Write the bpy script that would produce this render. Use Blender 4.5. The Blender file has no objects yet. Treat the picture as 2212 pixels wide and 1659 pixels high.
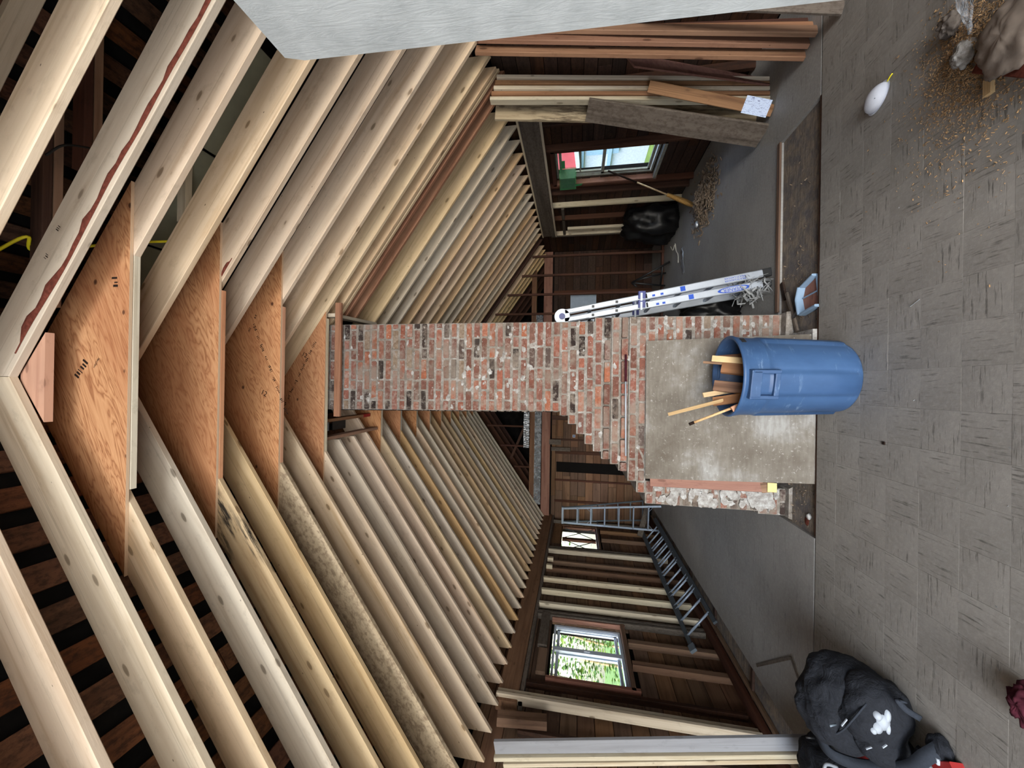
import bpy, bmesh, math, random
from mathutils import Matrix, Vector, noise
R = random.Random(7)
PI = math.pi
S = bpy.context.scene
COL = S.collection
H = 1.94                                   # eye height above the floor

# ------------------------------------------------------------------ camera (a phone held sideways: image left is up)
def make_camera():
    yaw, pit, rol, f = .002, .1726, .0156, 800.
    cy, sy, cp, sp = math.cos(yaw), math.sin(yaw), math.cos(pit), math.sin(pit)
    F = Vector((sy*cp, cy*cp, sp)); Rv = Vector((cy, -sy, 0)); U = Rv.cross(F)
    R2 = math.cos(rol)*Rv + math.sin(rol)*U; U2 = -math.sin(rol)*Rv + math.cos(rol)*U
    cd = bpy.data.cameras.new('camera'); cd.sensor_fit = 'HORIZONTAL'; cd.sensor_width = 36
    cd.lens = f/2212*36; cd.clip_start = .05
    c = bpy.data.objects.new('camera', cd); COL.objects.link(c)
    m = Matrix((-U2, R2, -F)).transposed().to_4x4(); m.translation = (0, 0, H)
    c.matrix_world = m; S.camera = c
make_camera()

# ------------------------------------------------------------------ sky, daylight through the open front, added fill lights, exposure
W_ = bpy.data.worlds.new('sky'); S.world = W_; W_.use_nodes = True
nt = W_.node_tree; bg = nt.nodes['Background']
sk = nt.nodes.new('ShaderNodeTexSky'); sk.sky_type = 'NISHITA'; sk.sun_disc = False
sk.sun_elevation = math.radians(42); sk.sun_rotation = math.radians(200); sk.air_density = 1.2; sk.dust_density = 2.5
nt.links.new(sk.outputs[0], bg.inputs[0]); bg.inputs[1].default_value = 1.3
def area(name, loc, rot, sx, sy, power, col):
    d = bpy.data.lights.new(name, 'AREA'); d.shape = 'RECTANGLE'; d.size = sx; d.size_y = sy
    d.energy = power; d.color = col
    o = bpy.data.objects.new(name, d); COL.objects.link(o); o.location = loc; o.rotation_euler = rot
area('doorway_daylight', (-.6, -6.8, 2.2), (math.radians(90), 0, math.radians(-3)), 5.4, 4.0, 560, (.94, .97, 1))
area('left_side_fill', (-3.6, -1.3, 1.45), (math.radians(88), 0, math.radians(-78)), 3.6, 1.7, 215, (.88, .945, 1))  # cool fill added from the unseen left side; no window is built there
area('right_side_fill', (3.6, -4.0, 1.45), (math.radians(88), 0, math.radians(70)), 3.8, 1.7, 300, (.95, .975, 1))  # added to fill the left rafters from the unseen right, no window behind it
area('floor_fill_light', (-.2, -1.9, .25), (math.radians(155), 0, 0), 4.2, 2.8, 175, (1, .93, .82))  # unseen warm fill, added behind the camera to lift the shaded rafter faces
V = S.view_settings
V.view_transform = 'Standard'; V.look = 'None'; V.exposure = .25; V.gamma = 1; V.use_curve_mapping = False

# ------------------------------------------------------------------ materials
MATS = {}
class G:
    """small node-graph helper"""
    def __init__(s, name, rough=.8, spec=.3):
        m = bpy.data.materials.new(name); m.use_nodes = True; MATS[name] = m
        s.m = m; s.t = m.node_tree; s.b = s.t.nodes['Principled BSDF']
        s.b.inputs['Roughness'].default_value = rough
        s.b.inputs['Specular IOR Level'].default_value = spec
        s.tc = s.n('ShaderNodeTexCoord'); s.oi = s.n('ShaderNodeObjectInfo')
    def n(s, ty, **k):
        a = s.t.nodes.new(ty)
        for q, v in k.items(): setattr(a, q, v)
        return a
    def l(s, a, b): s.t.links.new(a, b)
    def setin(s, sock, v):
        if hasattr(v, 'is_linked') or hasattr(v, 'links'): s.l(v, sock)
        else: sock.default_value = v
    def map(s, scale, src='Object', off=True):
        mp = s.n('ShaderNodeMapping'); mp.inputs['Scale'].default_value = scale
        s.l(s.n('ShaderNodeNewGeometry').outputs['Position'] if src == 'World' else s.tc.outputs[src], mp.inputs['Vector'])
        if off:
            cx = s.n('ShaderNodeVectorMath', operation='SCALE'); cb = s.n('ShaderNodeCombineXYZ')
            for q in range(3): s.l(s.oi.outputs['Random'], cb.inputs[q])
            s.l(cb.outputs[0], cx.inputs[0]); cx.inputs['Scale'].default_value = 37.
            s.l(cx.outputs[0], mp.inputs['Location'])
        return mp.outputs[0]
    def noise(s, vec, scale=1, detail=4, rough=.55, dist=0):
        a = s.n('ShaderNodeTexNoise'); s.l(vec, a.inputs['Vector'])
        a.inputs['Scale'].default_value = scale; a.inputs['Detail'].default_value = detail
        a.inputs['Roughness'].default_value = rough; a.inputs['Distortion'].default_value = dist
        return a.outputs['Fac']
    def vor(s, vec, scale=1, rnd=1):
        a = s.n('ShaderNodeTexVoronoi'); s.l(vec, a.inputs['Vector']); a.inputs['Scale'].default_value = scale
        a.inputs['Randomness'].default_value = rnd
        return a
    def wave(s, vec, scale, dist, detail=2, dscale=1, prof='SIN', dirn='Y'):
        a = s.n('ShaderNodeTexWave', wave_type='BANDS', bands_direction=dirn, wave_profile=prof); s.l(vec, a.inputs['Vector'])
        a.inputs['Scale'].default_value = scale; a.inputs['Distortion'].default_value = dist
        a.inputs['Detail'].default_value = detail; a.inputs['Detail Scale'].default_value = dscale
        return a.outputs['Fac']
    def ramp(s, fac, stops, interp='LINEAR'):
        a = s.n('ShaderNodeValToRGB'); s.l(fac, a.inputs[0]); e = a.color_ramp.elements; a.color_ramp.interpolation = interp
        while len(e) < len(stops): e.new(.5)
        for q, (p, c) in enumerate(stops):
            e[q].position = p; e[q].color = (*c, 1) if not isinstance(c, (int, float)) else (c, c, c, 1)
        return a.outputs[0]
    def mix(s, fac, a, b, mode='MIX'):
        m = s.n('ShaderNodeMix', data_type='RGBA', blend_type=mode)
        s.setin(m.inputs[0], fac)
        for sock, v in ((m.inputs[6], a), (m.inputs[7], b)):
            if isinstance(v, tuple): sock.default_value = (*v, 1)
            else: s.l(v, sock)
        return m.outputs[2]
    def math(s, op, a, b=0.):
        m = s.n('ShaderNodeMath', operation=op); s.setin(m.inputs[0], a); s.setin(m.inputs[1], b); return m.outputs[0]
    def hsv(s, col, hue=.5, sat=1., val=1.):
        m = s.n('ShaderNodeHueSaturation'); s.l(col, m.inputs['Color'])
        s.setin(m.inputs['Hue'], hue); s.setin(m.inputs['Saturation'], sat); s.setin(m.inputs['Value'], val); return m.outputs[0]
    def rnd(s, lo, hi, mul=1.):
        f = s.math('FRACT', s.math('MULTIPLY', s.oi.outputs['Random'], mul))
        return s.math('ADD', s.math('MULTIPLY', f, hi-lo), lo)
    def col(s, c):
        if isinstance(c, tuple): s.b.inputs['Base Color'].default_value = (*c, 1)
        else: s.l(c, s.b.inputs['Base Color'])
    def bump(s, h, st=.3, dist=.01):
        a = s.n('ShaderNodeBump'); s.l(h, a.inputs['Height']); a.inputs['Strength'].default_value = st
        a.inputs['Distance'].default_value = dist; s.l(a.outputs[0], s.b.inputs['Normal'])
def lin(*c): return tuple(((v/255+.055)/1.055)**2.4 if v > 10 else v/255/12.92 for v in c)

def wood(name, light, dark, knots=.5, val=(.86, 1.1), sat=(.85, 1.1), rough=.75, blot=None, stain=None, fine=.22):
    g = G(name, rough, .25)
    v = g.map((.8, 13, 13)); grain = g.noise(v, 1.2, 4, .55, .5)
    v2 = g.map((14, 220, 220)); fi = g.noise(v2, 1, 2, .6)
    v3 = g.map((.7, 3, 3)); big = g.noise(v3, 1.4, 3)
    c = g.ramp(grain, [(.28, dark), (.44, tuple(.65*a+.35*b for a, b in zip(light, dark))), (.58, light)])
    c = g.mix(g.math('MULTIPLY', fi, fine), c, dark)
    c = g.mix(g.ramp(big, [(.4, 0.), (.75, .35)]), c, tuple(x*.8 for x in light))
    if knots:
        kv = g.map((2.9, 7.5, 7.5)); vo = g.vor(kv, 1)
        rad = g.math('SUBTRACT', vo.outputs['Distance'], g.math('MULTIPLY', g.noise(kv, 4, 2), .05))
        c = g.mix(g.ramp(rad, [(.04, min(1, knots*1.2)), (.075, knots), (.10, 0.)]), c, tuple(x*.22 for x in dark))
        c = g.mix(g.ramp(rad, [(.08, knots*.45), (.2, 0.)]), c, dark)
    lg = g.noise(g.map((.45, 42, 42)), 1, 3, .55); c = g.mix(g.ramp(lg, [(.6, 0.), (.68, .42), (.74, .05)]), c, tuple(x*.62 for x in dark))
    if knots:
        sk = g.vor(g.map((5.5, 11, 11)), 1); c = g.mix(g.ramp(sk.outputs['Distance'], [(.035, knots), (.05, 0.)]), c, tuple(x*.25 for x in dark))
        dt = g.noise(g.map((5, 9, 9)), 1.3, 5, .7); c = g.mix(g.ramp(dt, [(.56, 0.), (.74, .4)]), c, tuple(x*.6 for x in dark))
    if blot:
        c = g.mix(g.ramp(g.noise(g.map((9, 14, 14)), 2.2, 6, .7), [(.46, 0.), (.62, blot[1])]), c, blot[0])
    if stain:
        sm = g.math('MULTIPLY', g.ramp(g.noise(g.map((.6, 2.2, 2.2)), 1.6, 2), [(.47, 0.), (.55, 1.)]), g.ramp(g.noise(g.map((3, 26, 26)), 1.5, 4, .7), [(.44, 0.), (.58, 1.)]))
        c = g.mix(g.math('MULTIPLY', sm, stain[1]), c, stain[0])
    c = g.hsv(c, g.rnd(.494, .506, 7), g.rnd(*sat, 3), g.rnd(*val))
    g.col(c); g.bump(g.mix(.5, grain, fi), .22, .004)
    return g
wood('new_wood', lin(221, 198, 172), lin(188, 158, 126), .85, val=(.84, 1.08))
wood('new_wood_grey', lin(208, 195, 176), lin(178, 160, 138), .8)
wood('new_wood_yellow', lin(217, 190, 152), lin(182, 150, 110), .85)
wood('new_wood_orange', lin(202, 166, 122), lin(168, 130, 88), .6)
wood('stained_wood', lin(214, 190, 154), lin(180, 150, 114), .7, stain=((.02, .018, .018), .95))
wood('mottled_wood', lin(198, 181, 156), lin(164, 146, 122), .4, blot=(lin(128, 110, 92), .75))
wood('red_wood', lin(158, 120, 96), lin(118, 82, 64), .7, val=(.85, 1.05))
wood('pink_wood', lin(206, 156, 124), lin(176, 122, 94), .5)
wood('stud_wood', lin(218, 208, 186), lin(176, 158, 130), .5)
wood('old_brown', lin(74, 50, 38), lin(40, 26, 20), .3, val=(.65, 1.25), sat=(.75, 1.15), blot=(lin(34, 24, 20), .6), fine=.5)  # tone lowered to put the dim right rear into the boards
wood('roof_board', lin(112, 74, 52), lin(58, 36, 25), .4, val=(.7, 1.3), sat=(.85, 1.15), blot=(lin(36, 24, 18), .65), fine=.5)
wood('plank_brown', lin(124, 95, 75), lin(82, 60, 46), .25, val=(.7, 1.2))
wood('plank_grey', lin(112, 103, 95), lin(76, 68, 62), .2, val=(.8, 1.1), blot=(lin(60, 50, 44), .5))
wood('plank_pale', lin(196, 180, 152), lin(150, 132, 106), .6, stain=((.05, .03, .02), .7))
wood('red_plank', lin(156, 116, 102), lin(112, 72, 62), .3, fine=.6)
wood('beam_brown', lin(138, 108, 86), lin(92, 68, 54), .3, fine=.6)
wood('grey_board', lin(150, 152, 160), lin(128, 128, 134), .15, val=(.95, 1.05), fine=.2)
wood('dark_member', lin(84, 54, 42), lin(50, 30, 24), .2)
wood('scrap_pale', lin(216, 186, 140), lin(170, 130, 84), .4)
wood('scrap_brown', lin(150, 112, 84), lin(96, 66, 48), .4)

g = G('plywood_face', .6, .3)
mp = g.n('ShaderNodeMapping'); mp.inputs['Rotation'].default_value = (0, .45, 0); g.l(g.map((1, 1, 1)), mp.inputs['Vector'])
m2 = g.n('ShaderNodeMapping'); m2.inputs['Scale'].default_value = (.55, 1, 3.4); g.l(mp.outputs[0], m2.inputs['Vector']); v = m2.outputs[0]
ds = g.noise(v, 1.7, 4, .55, .5)
wv = g.math('FRACT', g.math('MULTIPLY', ds, 17.)); tri = g.math('ABSOLUTE', g.math('SUBTRACT', wv, .5))
m3 = g.n('ShaderNodeMapping'); m3.inputs['Scale'].default_value = (5, 5, 60); g.l(mp.outputs[0], m3.inputs['Vector']); fi = g.noise(m3.outputs[0], 2, 4, .7)
c = g.ramp(tri, [(.0, lin(150, 96, 58)), (.16, lin(188, 134, 88)), (.5, lin(208, 156, 108))])
big = g.noise(v, .9, 3); c = g.mix(g.ramp(big, [(.4, .45), (.62, 0.)]), c, lin(168, 104, 64))
c = g.mix(g.math('MULTIPLY', fi, .35), c, lin(156, 100, 60))
kn = g.vor(g.map((3, 3, 4)), 1.3)
c = g.mix(g.ramp(kn.outputs['Distance'], [(.03, .95), (.06, .75), (.085, 0.)]), c, lin(66, 34, 20))
g.col(g.hsv(c, .5, g.rnd(.92, 1.0, 3), g.rnd(.92, 1.08))); g.bump(fi, .15, .003)
g = G('plywood_edge', .8); c = g.ramp(g.wave(g.map((1, 1, 1), off=False), 110, .5), [(.3, lin(176, 140, 108)), (.7, lin(226, 200, 172))]); g.col(c)
g = G('grey_plywood', .8, .2)
a = g.noise(g.map((6, 6, 40)), 1.2, 5, .6); b = g.noise(g.map((1.6, 1.6, 1.6)), 1.6, 5, .6)
c = g.ramp(b, [(.32, lin(98, 91, 83)), (.52, lin(124, 119, 112)), (.68, lin(156, 156, 155))])
c = g.mix(g.ramp(a, [(.4, .35), (.62, 0.)]), c, lin(92, 84, 76))
sp = g.noise(g.map((40, 40, 40)), 1, 3, .7); c = g.mix(g.ramp(sp, [(.6, 0.), (.75, .5)]), c, lin(196, 196, 194))
g.col(c); g.bump(a, .15, .003)

g = G('brick', .9, .15)
r = g.rnd(0, 1, 1)
c = g.ramp(r, [(.0, lin(126, 76, 62)), (.12, lin(148, 92, 76)), (.25, lin(134, 86, 74)), (.38, lin(152, 98, 78)), (.5, lin(116, 78, 68)), (.62, lin(160, 94, 66)),
               (.72, lin(126, 92, 82)), (.79, lin(84, 72, 68)), (.86, lin(50, 47, 46)), (.94, lin(30, 29, 30)), (.965, lin(128, 112, 96))], 'CONSTANT')
n1 = g.noise(g.map((1, 1, 1)), 26, 5, .7); c = g.mix(g.ramp(n1, [(.35, .5), (.65, 0.)]), c, lin(74, 56, 50))
n2 = g.noise(g.map((1, 1, 1)), 13, 6, .74); c = g.mix(g.ramp(n2, [(.50, 0.), (.62, .7)]), c, lin(142, 132, 124))
wn = g.noise(g.map((1, 1, 1), 'World', False), 3.2, 5, .62); c = g.mix(g.ramp(wn, [(.5, 0.), (.62, .72)]), c, lin(132, 120, 110))
wz = g.n('ShaderNodeSeparateXYZ'); g.l(g.n('ShaderNodeNewGeometry').outputs['Position'], wz.inputs[0])
n3 = g.noise(g.map((1, 1, 1)), 30, 4, .7); c = g.mix(g.ramp(n3, [(.64, 0.), (.7, .8)]), c, lin(190, 188, 184))
g.col(g.hsv(c, .5, g.rnd(.85, 1.05, 5), g.rnd(.85, 1.12, 11))); g.bump(g.mix(.5, n1, n2), .6, .008)
g = G('mortar', .95, .1)
n1 = g.noise(g.map((1, 1, 1), off=False), 18, 6, .7); n2 = g.noise(g.map((1, 1, 1), off=False), 2.2, 3)
c = g.ramp(n1, [(.3, lin(104, 99, 93)), (.52, lin(146, 142, 137)), (.72, lin(184, 183, 182))]); c = g.mix(g.ramp(n2, [(.4, .4), (.65, 0.)]), c, lin(112, 100, 88))
g.col(c); g.bump(n1, .8, .015)
g = G('mortar_white', .95, .1)
n1 = g.noise(g.map((1, 1, 1)), 22, 5, .7)
g.col(g.ramp(n1, [(.32, lin(118, 114, 110)), (.52, lin(160, 158, 156)), (.7, lin(194, 196, 198))])); g.bump(n1, .8, .01)

def floor_mat(name, c0, c1, streak, scale=1.):
    g = G(name, .62, .35)
    st = g.noise(g.map((7*scale, 75*scale, 1)), 1, 3, .6); msk = g.noise(g.map((9, 9, 1)), 1, 3, .6)
    big = g.noise(g.map((.9, .9, .9), off=False), 1, 4); sm = g.noise(g.map((40, 40, 1)), 1, 3, .7)
    c = g.ramp(big, [(.35, c0), (.65, c1)])
    f = g.math('MULTIPLY', g.ramp(st, [(.56, 0.), (.68, 1.)]), g.ramp(msk, [(.34, 0.), (.58, streak)]))
    c = g.mix(f, c, tuple(x*.35 for x in c0)); c = g.mix(g.ramp(sm, [(.45, 0.), (.8, .35)]), c, tuple(min(1, x*1.5) for x in c1))
    c = g.hsv(c, .5, 1., g.rnd(.96, 1.04)); g.col(c); g.bump(g.math('SUBTRACT', sm, f), .25, .003)
floor_mat('floor_tile', lin(130, 126, 121), lin(150, 146, 141), .8)
floor_mat('floor_paint', lin(140, 138, 135), lin(160, 158, 155), .4, .6)
g = G('subfloor', .9, .1)
n1 = g.noise(g.map((5, 30, 1), off=False), 1.5, 5, .7); n2 = g.noise(g.map((6, 6, 6), off=False), 1.4, 5, .7)
c = g.ramp(n1, [(.3, lin(104, 94, 84)), (.6, lin(150, 138, 124))]); c = g.mix(g.ramp(n2, [(.4, .7), (.6, 0.)]), c, lin(92, 92, 98)); c = g.mix(g.ramp(n2, [(.66, 0.), (.74, .6)]), c, lin(170, 162, 152))
g.col(c); g.bump(n2, .6, .012)
g = G('plastic_blue', .42, .4)
n1 = g.noise(g.map((3, 3, 1.6), off=False), 1.3, 4, .6); n2 = g.noise(g.map((8, 8, 38), off=False), 1, 5, .75); n3 = g.noise(g.map((3, 3, 5), off=False), 1, 2)
c = g.ramp(n1, [(.35, lin(50, 78, 118)), (.65, lin(62, 92, 134))])
c = g.mix(g.math('MULTIPLY', g.ramp(n2, [(.56, 0.), (.68, .75)]), g.ramp(n3, [(.48, 0.), (.6, 1.)])), c, lin(118, 144, 176))
g.col(c); g.bump(n2, .05, .002)
def plain(name, c, rough=.6, spec=.4, metal=0., var=.12, sc=12, bump=.1, alpha=None, coat=0):
    g = G(name, rough, spec); n1 = g.noise(g.map((1, 1, 1)), sc, 4, .6)
    g.col(g.ramp(n1, [(.3, tuple(x*(1-var) for x in c)), (.7, tuple(min(1, x*(1+var)) for x in c))]))
    g.b.inputs['Metallic'].default_value = metal
    if bump: g.bump(n1, bump, .004)
    if coat: g.b.inputs['Coat Weight'].default_value = coat
    return g
plain('dark_felt', lin(22, 20, 20), .95, .1)
g = G('roof_felt', .95, .1); g.col(g.ramp(g.noise(g.map((1, 1, 1)), 6, 4), [(.3, lin(14, 13, 13)), (.7, lin(30, 28, 27))]))
g = G('white_paint', .5, .35)
n1 = g.noise(g.map((1, 12, 60)), 1.4, 5, .65, .4); n2 = g.noise(g.map((5, 5, 5)), 1.5, 5, .7)
g.m.name = 'white_paint'
n1 = g.noise(g.map((60, 45, 7)), 1, 4, .7, 1.2)
c = g.ramp(n2, [(.3, lin(160, 166, 170)), (.6, lin(182, 188, 192))]); sc = g.noise(g.map((3, 3, 12)), 2.2, 5, .75)
c = g.mix(g.ramp(sc, [(.68, 0.), (.76, .45)]), c, lin(130, 134, 136)); g.col(c); g.bump(n1, .3, .004)
plain('aluminium', lin(168, 176, 188), .42, .5, .4, .08, 9, .04)
plain('aluminium_dull', lin(150, 164, 184), .45, .5, .35, .1, 9, .04)
plain('ladder_grey', lin(104, 116, 128), .5, .5, .25, .1, 9)
plain('ladder_dark', lin(74, 82, 90), .6, .4, .1)
plain('black_plastic', lin(24, 25, 28), .45, .5)
plain('bin_bag', lin(12, 12, 14), .45, .3, 0, .2, 12, .6)
g = plain('black_fabric', lin(30, 33, 40), .85, .25, 0, .25, 60, 0)
wr_ = g.noise(g.map((1, 1, 1)), 11, 5, .6, 1.5); g.bump(wr_, .7, .03)
plain('strap_fabric', lin(46, 51, 60), .9, .2, 0, .15, 90, .2)
plain('white_patch', lin(166, 174, 186), .8, .2)
plain('vinyl', lin(196, 208, 226), .4, .4, 0, .05, 5, .03)
plain('dirty_vinyl', lin(150, 148, 138), .55, .3, 0, .2, 14, .1)
plain('blue_mark', lin(36, 76, 176), .6, .3, 0, .05); plain('blue_knob', lin(28, 40, 110), .35, .5)
plain('ink', lin(40, 30, 26), .9, .1); plain('black_ink', lin(30, 30, 34), .9)
plain('red_plastic', lin(150, 42, 42), .6, .2); plain('red_cloth', lin(66, 28, 38), .9, .1, 0, .4, 30, .3)
plain('yellow_cord', lin(226, 214, 40), .5); plain('black_wire', lin(20, 18, 18), .6)
plain('yellow_paint', lin(226, 206, 140), .8); plain('pan_blue', lin(128, 152, 178), .45, .4, 0, .06)
plain('mask_white', lin(206, 210, 222), .85, .2, 0, .04, 40, .06); plain('tape_green', lin(70, 150, 96), .4, .4)
plain('box_grey', lin(90, 104, 100), .6); plain('straw', lin(170, 130, 74), .9, .1, 0, .3, 50, .4)
plain('sawdust', lin(160, 130, 96), .95, .1, 0, .35, 30, .4); plain('bark', lin(98, 52, 42), .95, .1, 0, .4, 40, .6)
plain('plaster_grey', lin(126, 126, 108), .9, .15, 0, .12, 5, .06); plain('rubble', lin(128, 112, 96), .95, .1, 0, .4, 25, .3)
plain('steel_box', lin(66, 66, 70), .4, .5, .6); plain('foil', lin(190, 196, 204), .4, .6, .7, .15, 8, .3)
plain('rag_grey', lin(140, 143, 146), .8, .2, 0, .2, 30, .4); plain('rag_brown', lin(128, 116, 106), .85, .2, 0, .2, 12, .4); plain('cord_white', lin(206, 202, 190), .7)
plain('outside_white', lin(150, 156, 160), .8); plain('outside_red', lin(150, 62, 66), .8, .2, 0, .12, 3); plain('outside_blue', lin(110, 136, 152), .8)
plain('pale_sheet', lin(150, 166, 186), .7, .3, 0, .1, 8); plain('grass', lin(80, 100, 48), .95, .1, 0, .3, 4)
g = G('leaf', .55, .3); g.col(g.ramp(g.rnd(0, 1), [(0, lin(96, 150, 50)), (1, lin(150, 190, 80))]))
n1 = g.noise(g.map((1, 1, 1), off=False), 1.6, 2); g.col(g.ramp(n1, [(.3, lin(40, 74, 28)), (.5, lin(84, 116, 40)), (.72, lin(136, 160, 74))]))
g.b.inputs['Subsurface Weight'].default_value = 0
g = G('paper', .8, .2); n1 = g.noise(g.map((26, 120, 1), off=False), 1, 3, .7, 1.2); g.col(g.ramp(n1, [(.36, lin(90, 100, 150)), (.44, lin(196, 212, 242)), (.6, lin(206, 220, 246))]))
def clear(name, tint, alpha, rough):
    g = G(name, rough, .5); n1 = g.noise(g.map((1, 1, 1)), 8, 4, .7, 1.); g.col(tint); g.bump(n1, .8, .03)
    m = g.ramp(n1, [(.4, alpha*.55), (.7, min(1, alpha*1.4))]); g.l(m, g.b.inputs['Alpha'])
clear('plastic_film', lin(206, 214, 224), .42, .18); clear('green_film', lin(80, 170, 110), .4, .25)
g = G('glass', .02, .5); g.b.inputs['Transmission Weight'].default_value = 1; g.b.inputs['IOR'].default_value = 1.05; g.col((.97, 1, .99))

# ------------------------------------------------------------------ object helpers
WM = {}
def _link(o, M, parent=None):
    COL.objects.link(o); WM[o.name] = M.copy()
    if parent is not None:
        o.parent = parent; o.matrix_parent_inverse = WM[parent.name].inverted()
    o.matrix_basis = M
    return o
def meshobj(name, verts, faces, mat, parent=None, M=None, smooth=False, mats=None, fm=None):
    me = bpy.data.meshes.new(name); me.from_pydata([tuple(v) for v in verts], [], faces)
    for m in (mats or [mat]): me.materials.append(MATS[m])
    if fm:
        for p, q in zip(me.polygons, fm): p.material_index = q
    if smooth:
        for p in me.polygons: p.use_smooth = True
    me.update()
    return _link(bpy.data.objects.new(name, me), M or Matrix(), parent)
def bmobj(name, bm, mat, parent=None, M=None, smooth=False):
    me = bpy.data.meshes.new(name); bmesh.ops.recalc_face_normals(bm, faces=bm.faces); bm.to_mesh(me); bm.free()
    me.materials.append(MATS[mat])
    if smooth:
        for p in me.polygons: p.use_smooth = True
    return _link(bpy.data.objects.new(name, me), M or Matrix(), parent)
def share(name, me, parent, M):
    return _link(bpy.data.objects.new(name, me), M, parent)
def tag(o, label, cat, group=None, kind=None):
    if label: o['label'] = label
    if cat: o['category'] = cat
    if group: o['group'] = group
    if kind: o['kind'] = kind
    return o
def thing(name, loc, label, cat, group=None):
    o = bpy.data.objects.new(name, None); o.empty_display_size = .1
    _link(o, Matrix.Translation(loc)); return tag(o, label, cat, group)
def part(o, label=None, kind=None):
    if label: o['label'] = label
    if kind: o['kind'] = kind
    return o
def frame(p0, p1, up):
    p0, p1 = Vector(p0), Vector(p1); x = (p1-p0); L = x.length; x.normalize(); up = Vector(up)
    y = (up - x*up.dot(x))
    if y.length < 1e-5: y = x.orthogonal()
    y.normalize(); z = x.cross(y)
    M = Matrix((x, y, z)).transposed().to_4x4(); M.translation = (p0+p1)/2
    return M, L
def chambox(L, w, t, c=.004, taper=0.):
    """box along x, chamfered along its four long edges"""
    V_, F_ = [], []
    c = min(c, w*.3, t*.3)
    prof = [(-w/2+c, -t/2), (w/2-c, -t/2), (w/2, -t/2+c), (w/2, t/2-c), (w/2-c, t/2), (-w/2+c, t/2), (-w/2, t/2-c), (-w/2, -t/2+c)]
    for x in (-L/2, L/2): V_ += [(x, a, b) for a, b in prof]
    for k in range(8): F_.append((k, (k+1) % 8, 8+(k+1) % 8, 8+k))
    F_.append(tuple(range(7, -1, -1))); F_.append(tuple(range(8, 16)))
    return V_, F_
def board(name, p0, p1, w, t, up, mat, parent=None, c=.004):
    M, L = frame(p0, p1, up); v, f = chambox(L, w, t, c)
    return meshobj(name, v, f, mat, parent, M)
def prism(name, pts, y0, y1, mat, parent=None, M=None, mats=None):
    """pts in x,z extruded along y"""
    n = len(pts); v = [(x, y0, z) for x, z in pts]+[(x, y1, z) for x, z in pts]
    f = [tuple(range(n-1, -1, -1)), tuple(range(n, 2*n))]+[(k, (k+1) % n, n+(k+1) % n, n+k) for k in range(n)]
    bm = bmesh.new(); vs = [bm.verts.new(q) for q in v]
    for q in f: bm.faces.new([vs[i] for i in q])
    return bmobj(name, bm, mat, parent, M)
def box(bm, lo, hi, M=None):
    vs = [bm.verts.new((x, y, z)) for x in (lo[0], hi[0]) for y in (lo[1], hi[1]) for z in (lo[2], hi[2])]
    if M:
        for q in vs: q.co = M @ q.co
    for q in ((0, 1, 3, 2), (4, 6, 7, 5), (0, 4, 5, 1), (2, 3, 7, 6), (0, 2, 6, 4), (1, 5, 7, 3)): bm.faces.new([vs[i] for i in q])
def boxobj(name, lo, hi, mat, parent=None):
    c = [(a+b)/2 for a, b in zip(lo, hi)]; d = [(b-a) for a, b in zip(lo, hi)]
    ax = d.index(max(d)); up = (0, 0, 1) if ax != 2 else (0, 1, 0)
    p0, p1 = Vector(c), Vector(c); p0[ax] = lo[ax]; p1[ax] = hi[ax]
    M, L = frame(p0, p1, up)
    if ax != 2: w, t = d[2], d[1 if ax == 0 else 0]
    else: w, t = d[1], d[0]
    v, f = chambox(L, w, t, .003); return meshobj(name, v, f, mat, parent, M)
def tube(bm, pts, r, seg=8, cap=True, rs=None):
    pts = [Vector(p) for p in pts]; rings = []; n = len(pts); prev = None
    for i, p in enumerate(pts):
        d = (pts[min(i+1, n-1)]-pts[max(i-1, 0)]).normalized()
        a = prev - d*prev.dot(d) if prev is not None else d.orthogonal()
        if a.length < 1e-5: a = d.orthogonal()
        a.normalize(); prev = a; b = d.cross(a); rr = rs[i] if rs else r
        rings.append([bm.verts.new(p+rr*(math.cos(2*PI*k/seg)*a+math.sin(2*PI*k/seg)*b)) for k in range(seg)])
    for i in range(n-1):
        for k in range(seg): bm.faces.new((rings[i][k], rings[i][(k+1) % seg], rings[i+1][(k+1) % seg], rings[i+1][k]))
    if cap: bm.faces.new(rings[0][::-1]); bm.faces.new(rings[-1])
def tubeobj(name, pts, r, mat, parent=None, seg=8, rs=None):
    bm = bmesh.new(); tube(bm, pts, r, seg, True, rs); return bmobj(name, bm, mat, parent, None, True)
def ribbon(name, pts, ups, w, t, mat, parent=None):
    """flat band following pts; ups = direction of the band's thickness"""
    bm = bmesh.new(); rings = []; n = len(pts); pts = [Vector(p) for p in pts]
    for i, p in enumerate(pts):
        d = (pts[min(i+1, n-1)]-pts[max(i-1, 0)]).normalized(); u = Vector(ups[i] if isinstance(ups, list) else ups); u = (u-d*u.dot(d)).normalized(); s = d.cross(u)
        ww = w[i] if isinstance(w, list) else w
        rings.append([bm.verts.new(p+s*a*ww/2+u*b*t/2) for a, b in ((-1, -1), (1, -1), (1, 1), (-1, 1))])
    for i in range(n-1):
        for k in range(4): bm.faces.new((rings[i][k], rings[i][(k+1) % 4], rings[i+1][(k+1) % 4], rings[i+1][k]))
    bm.faces.new(rings[0][::-1]); bm.faces.new(rings[-1])
    return bmobj(name, bm, mat, parent, None, True)
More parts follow.
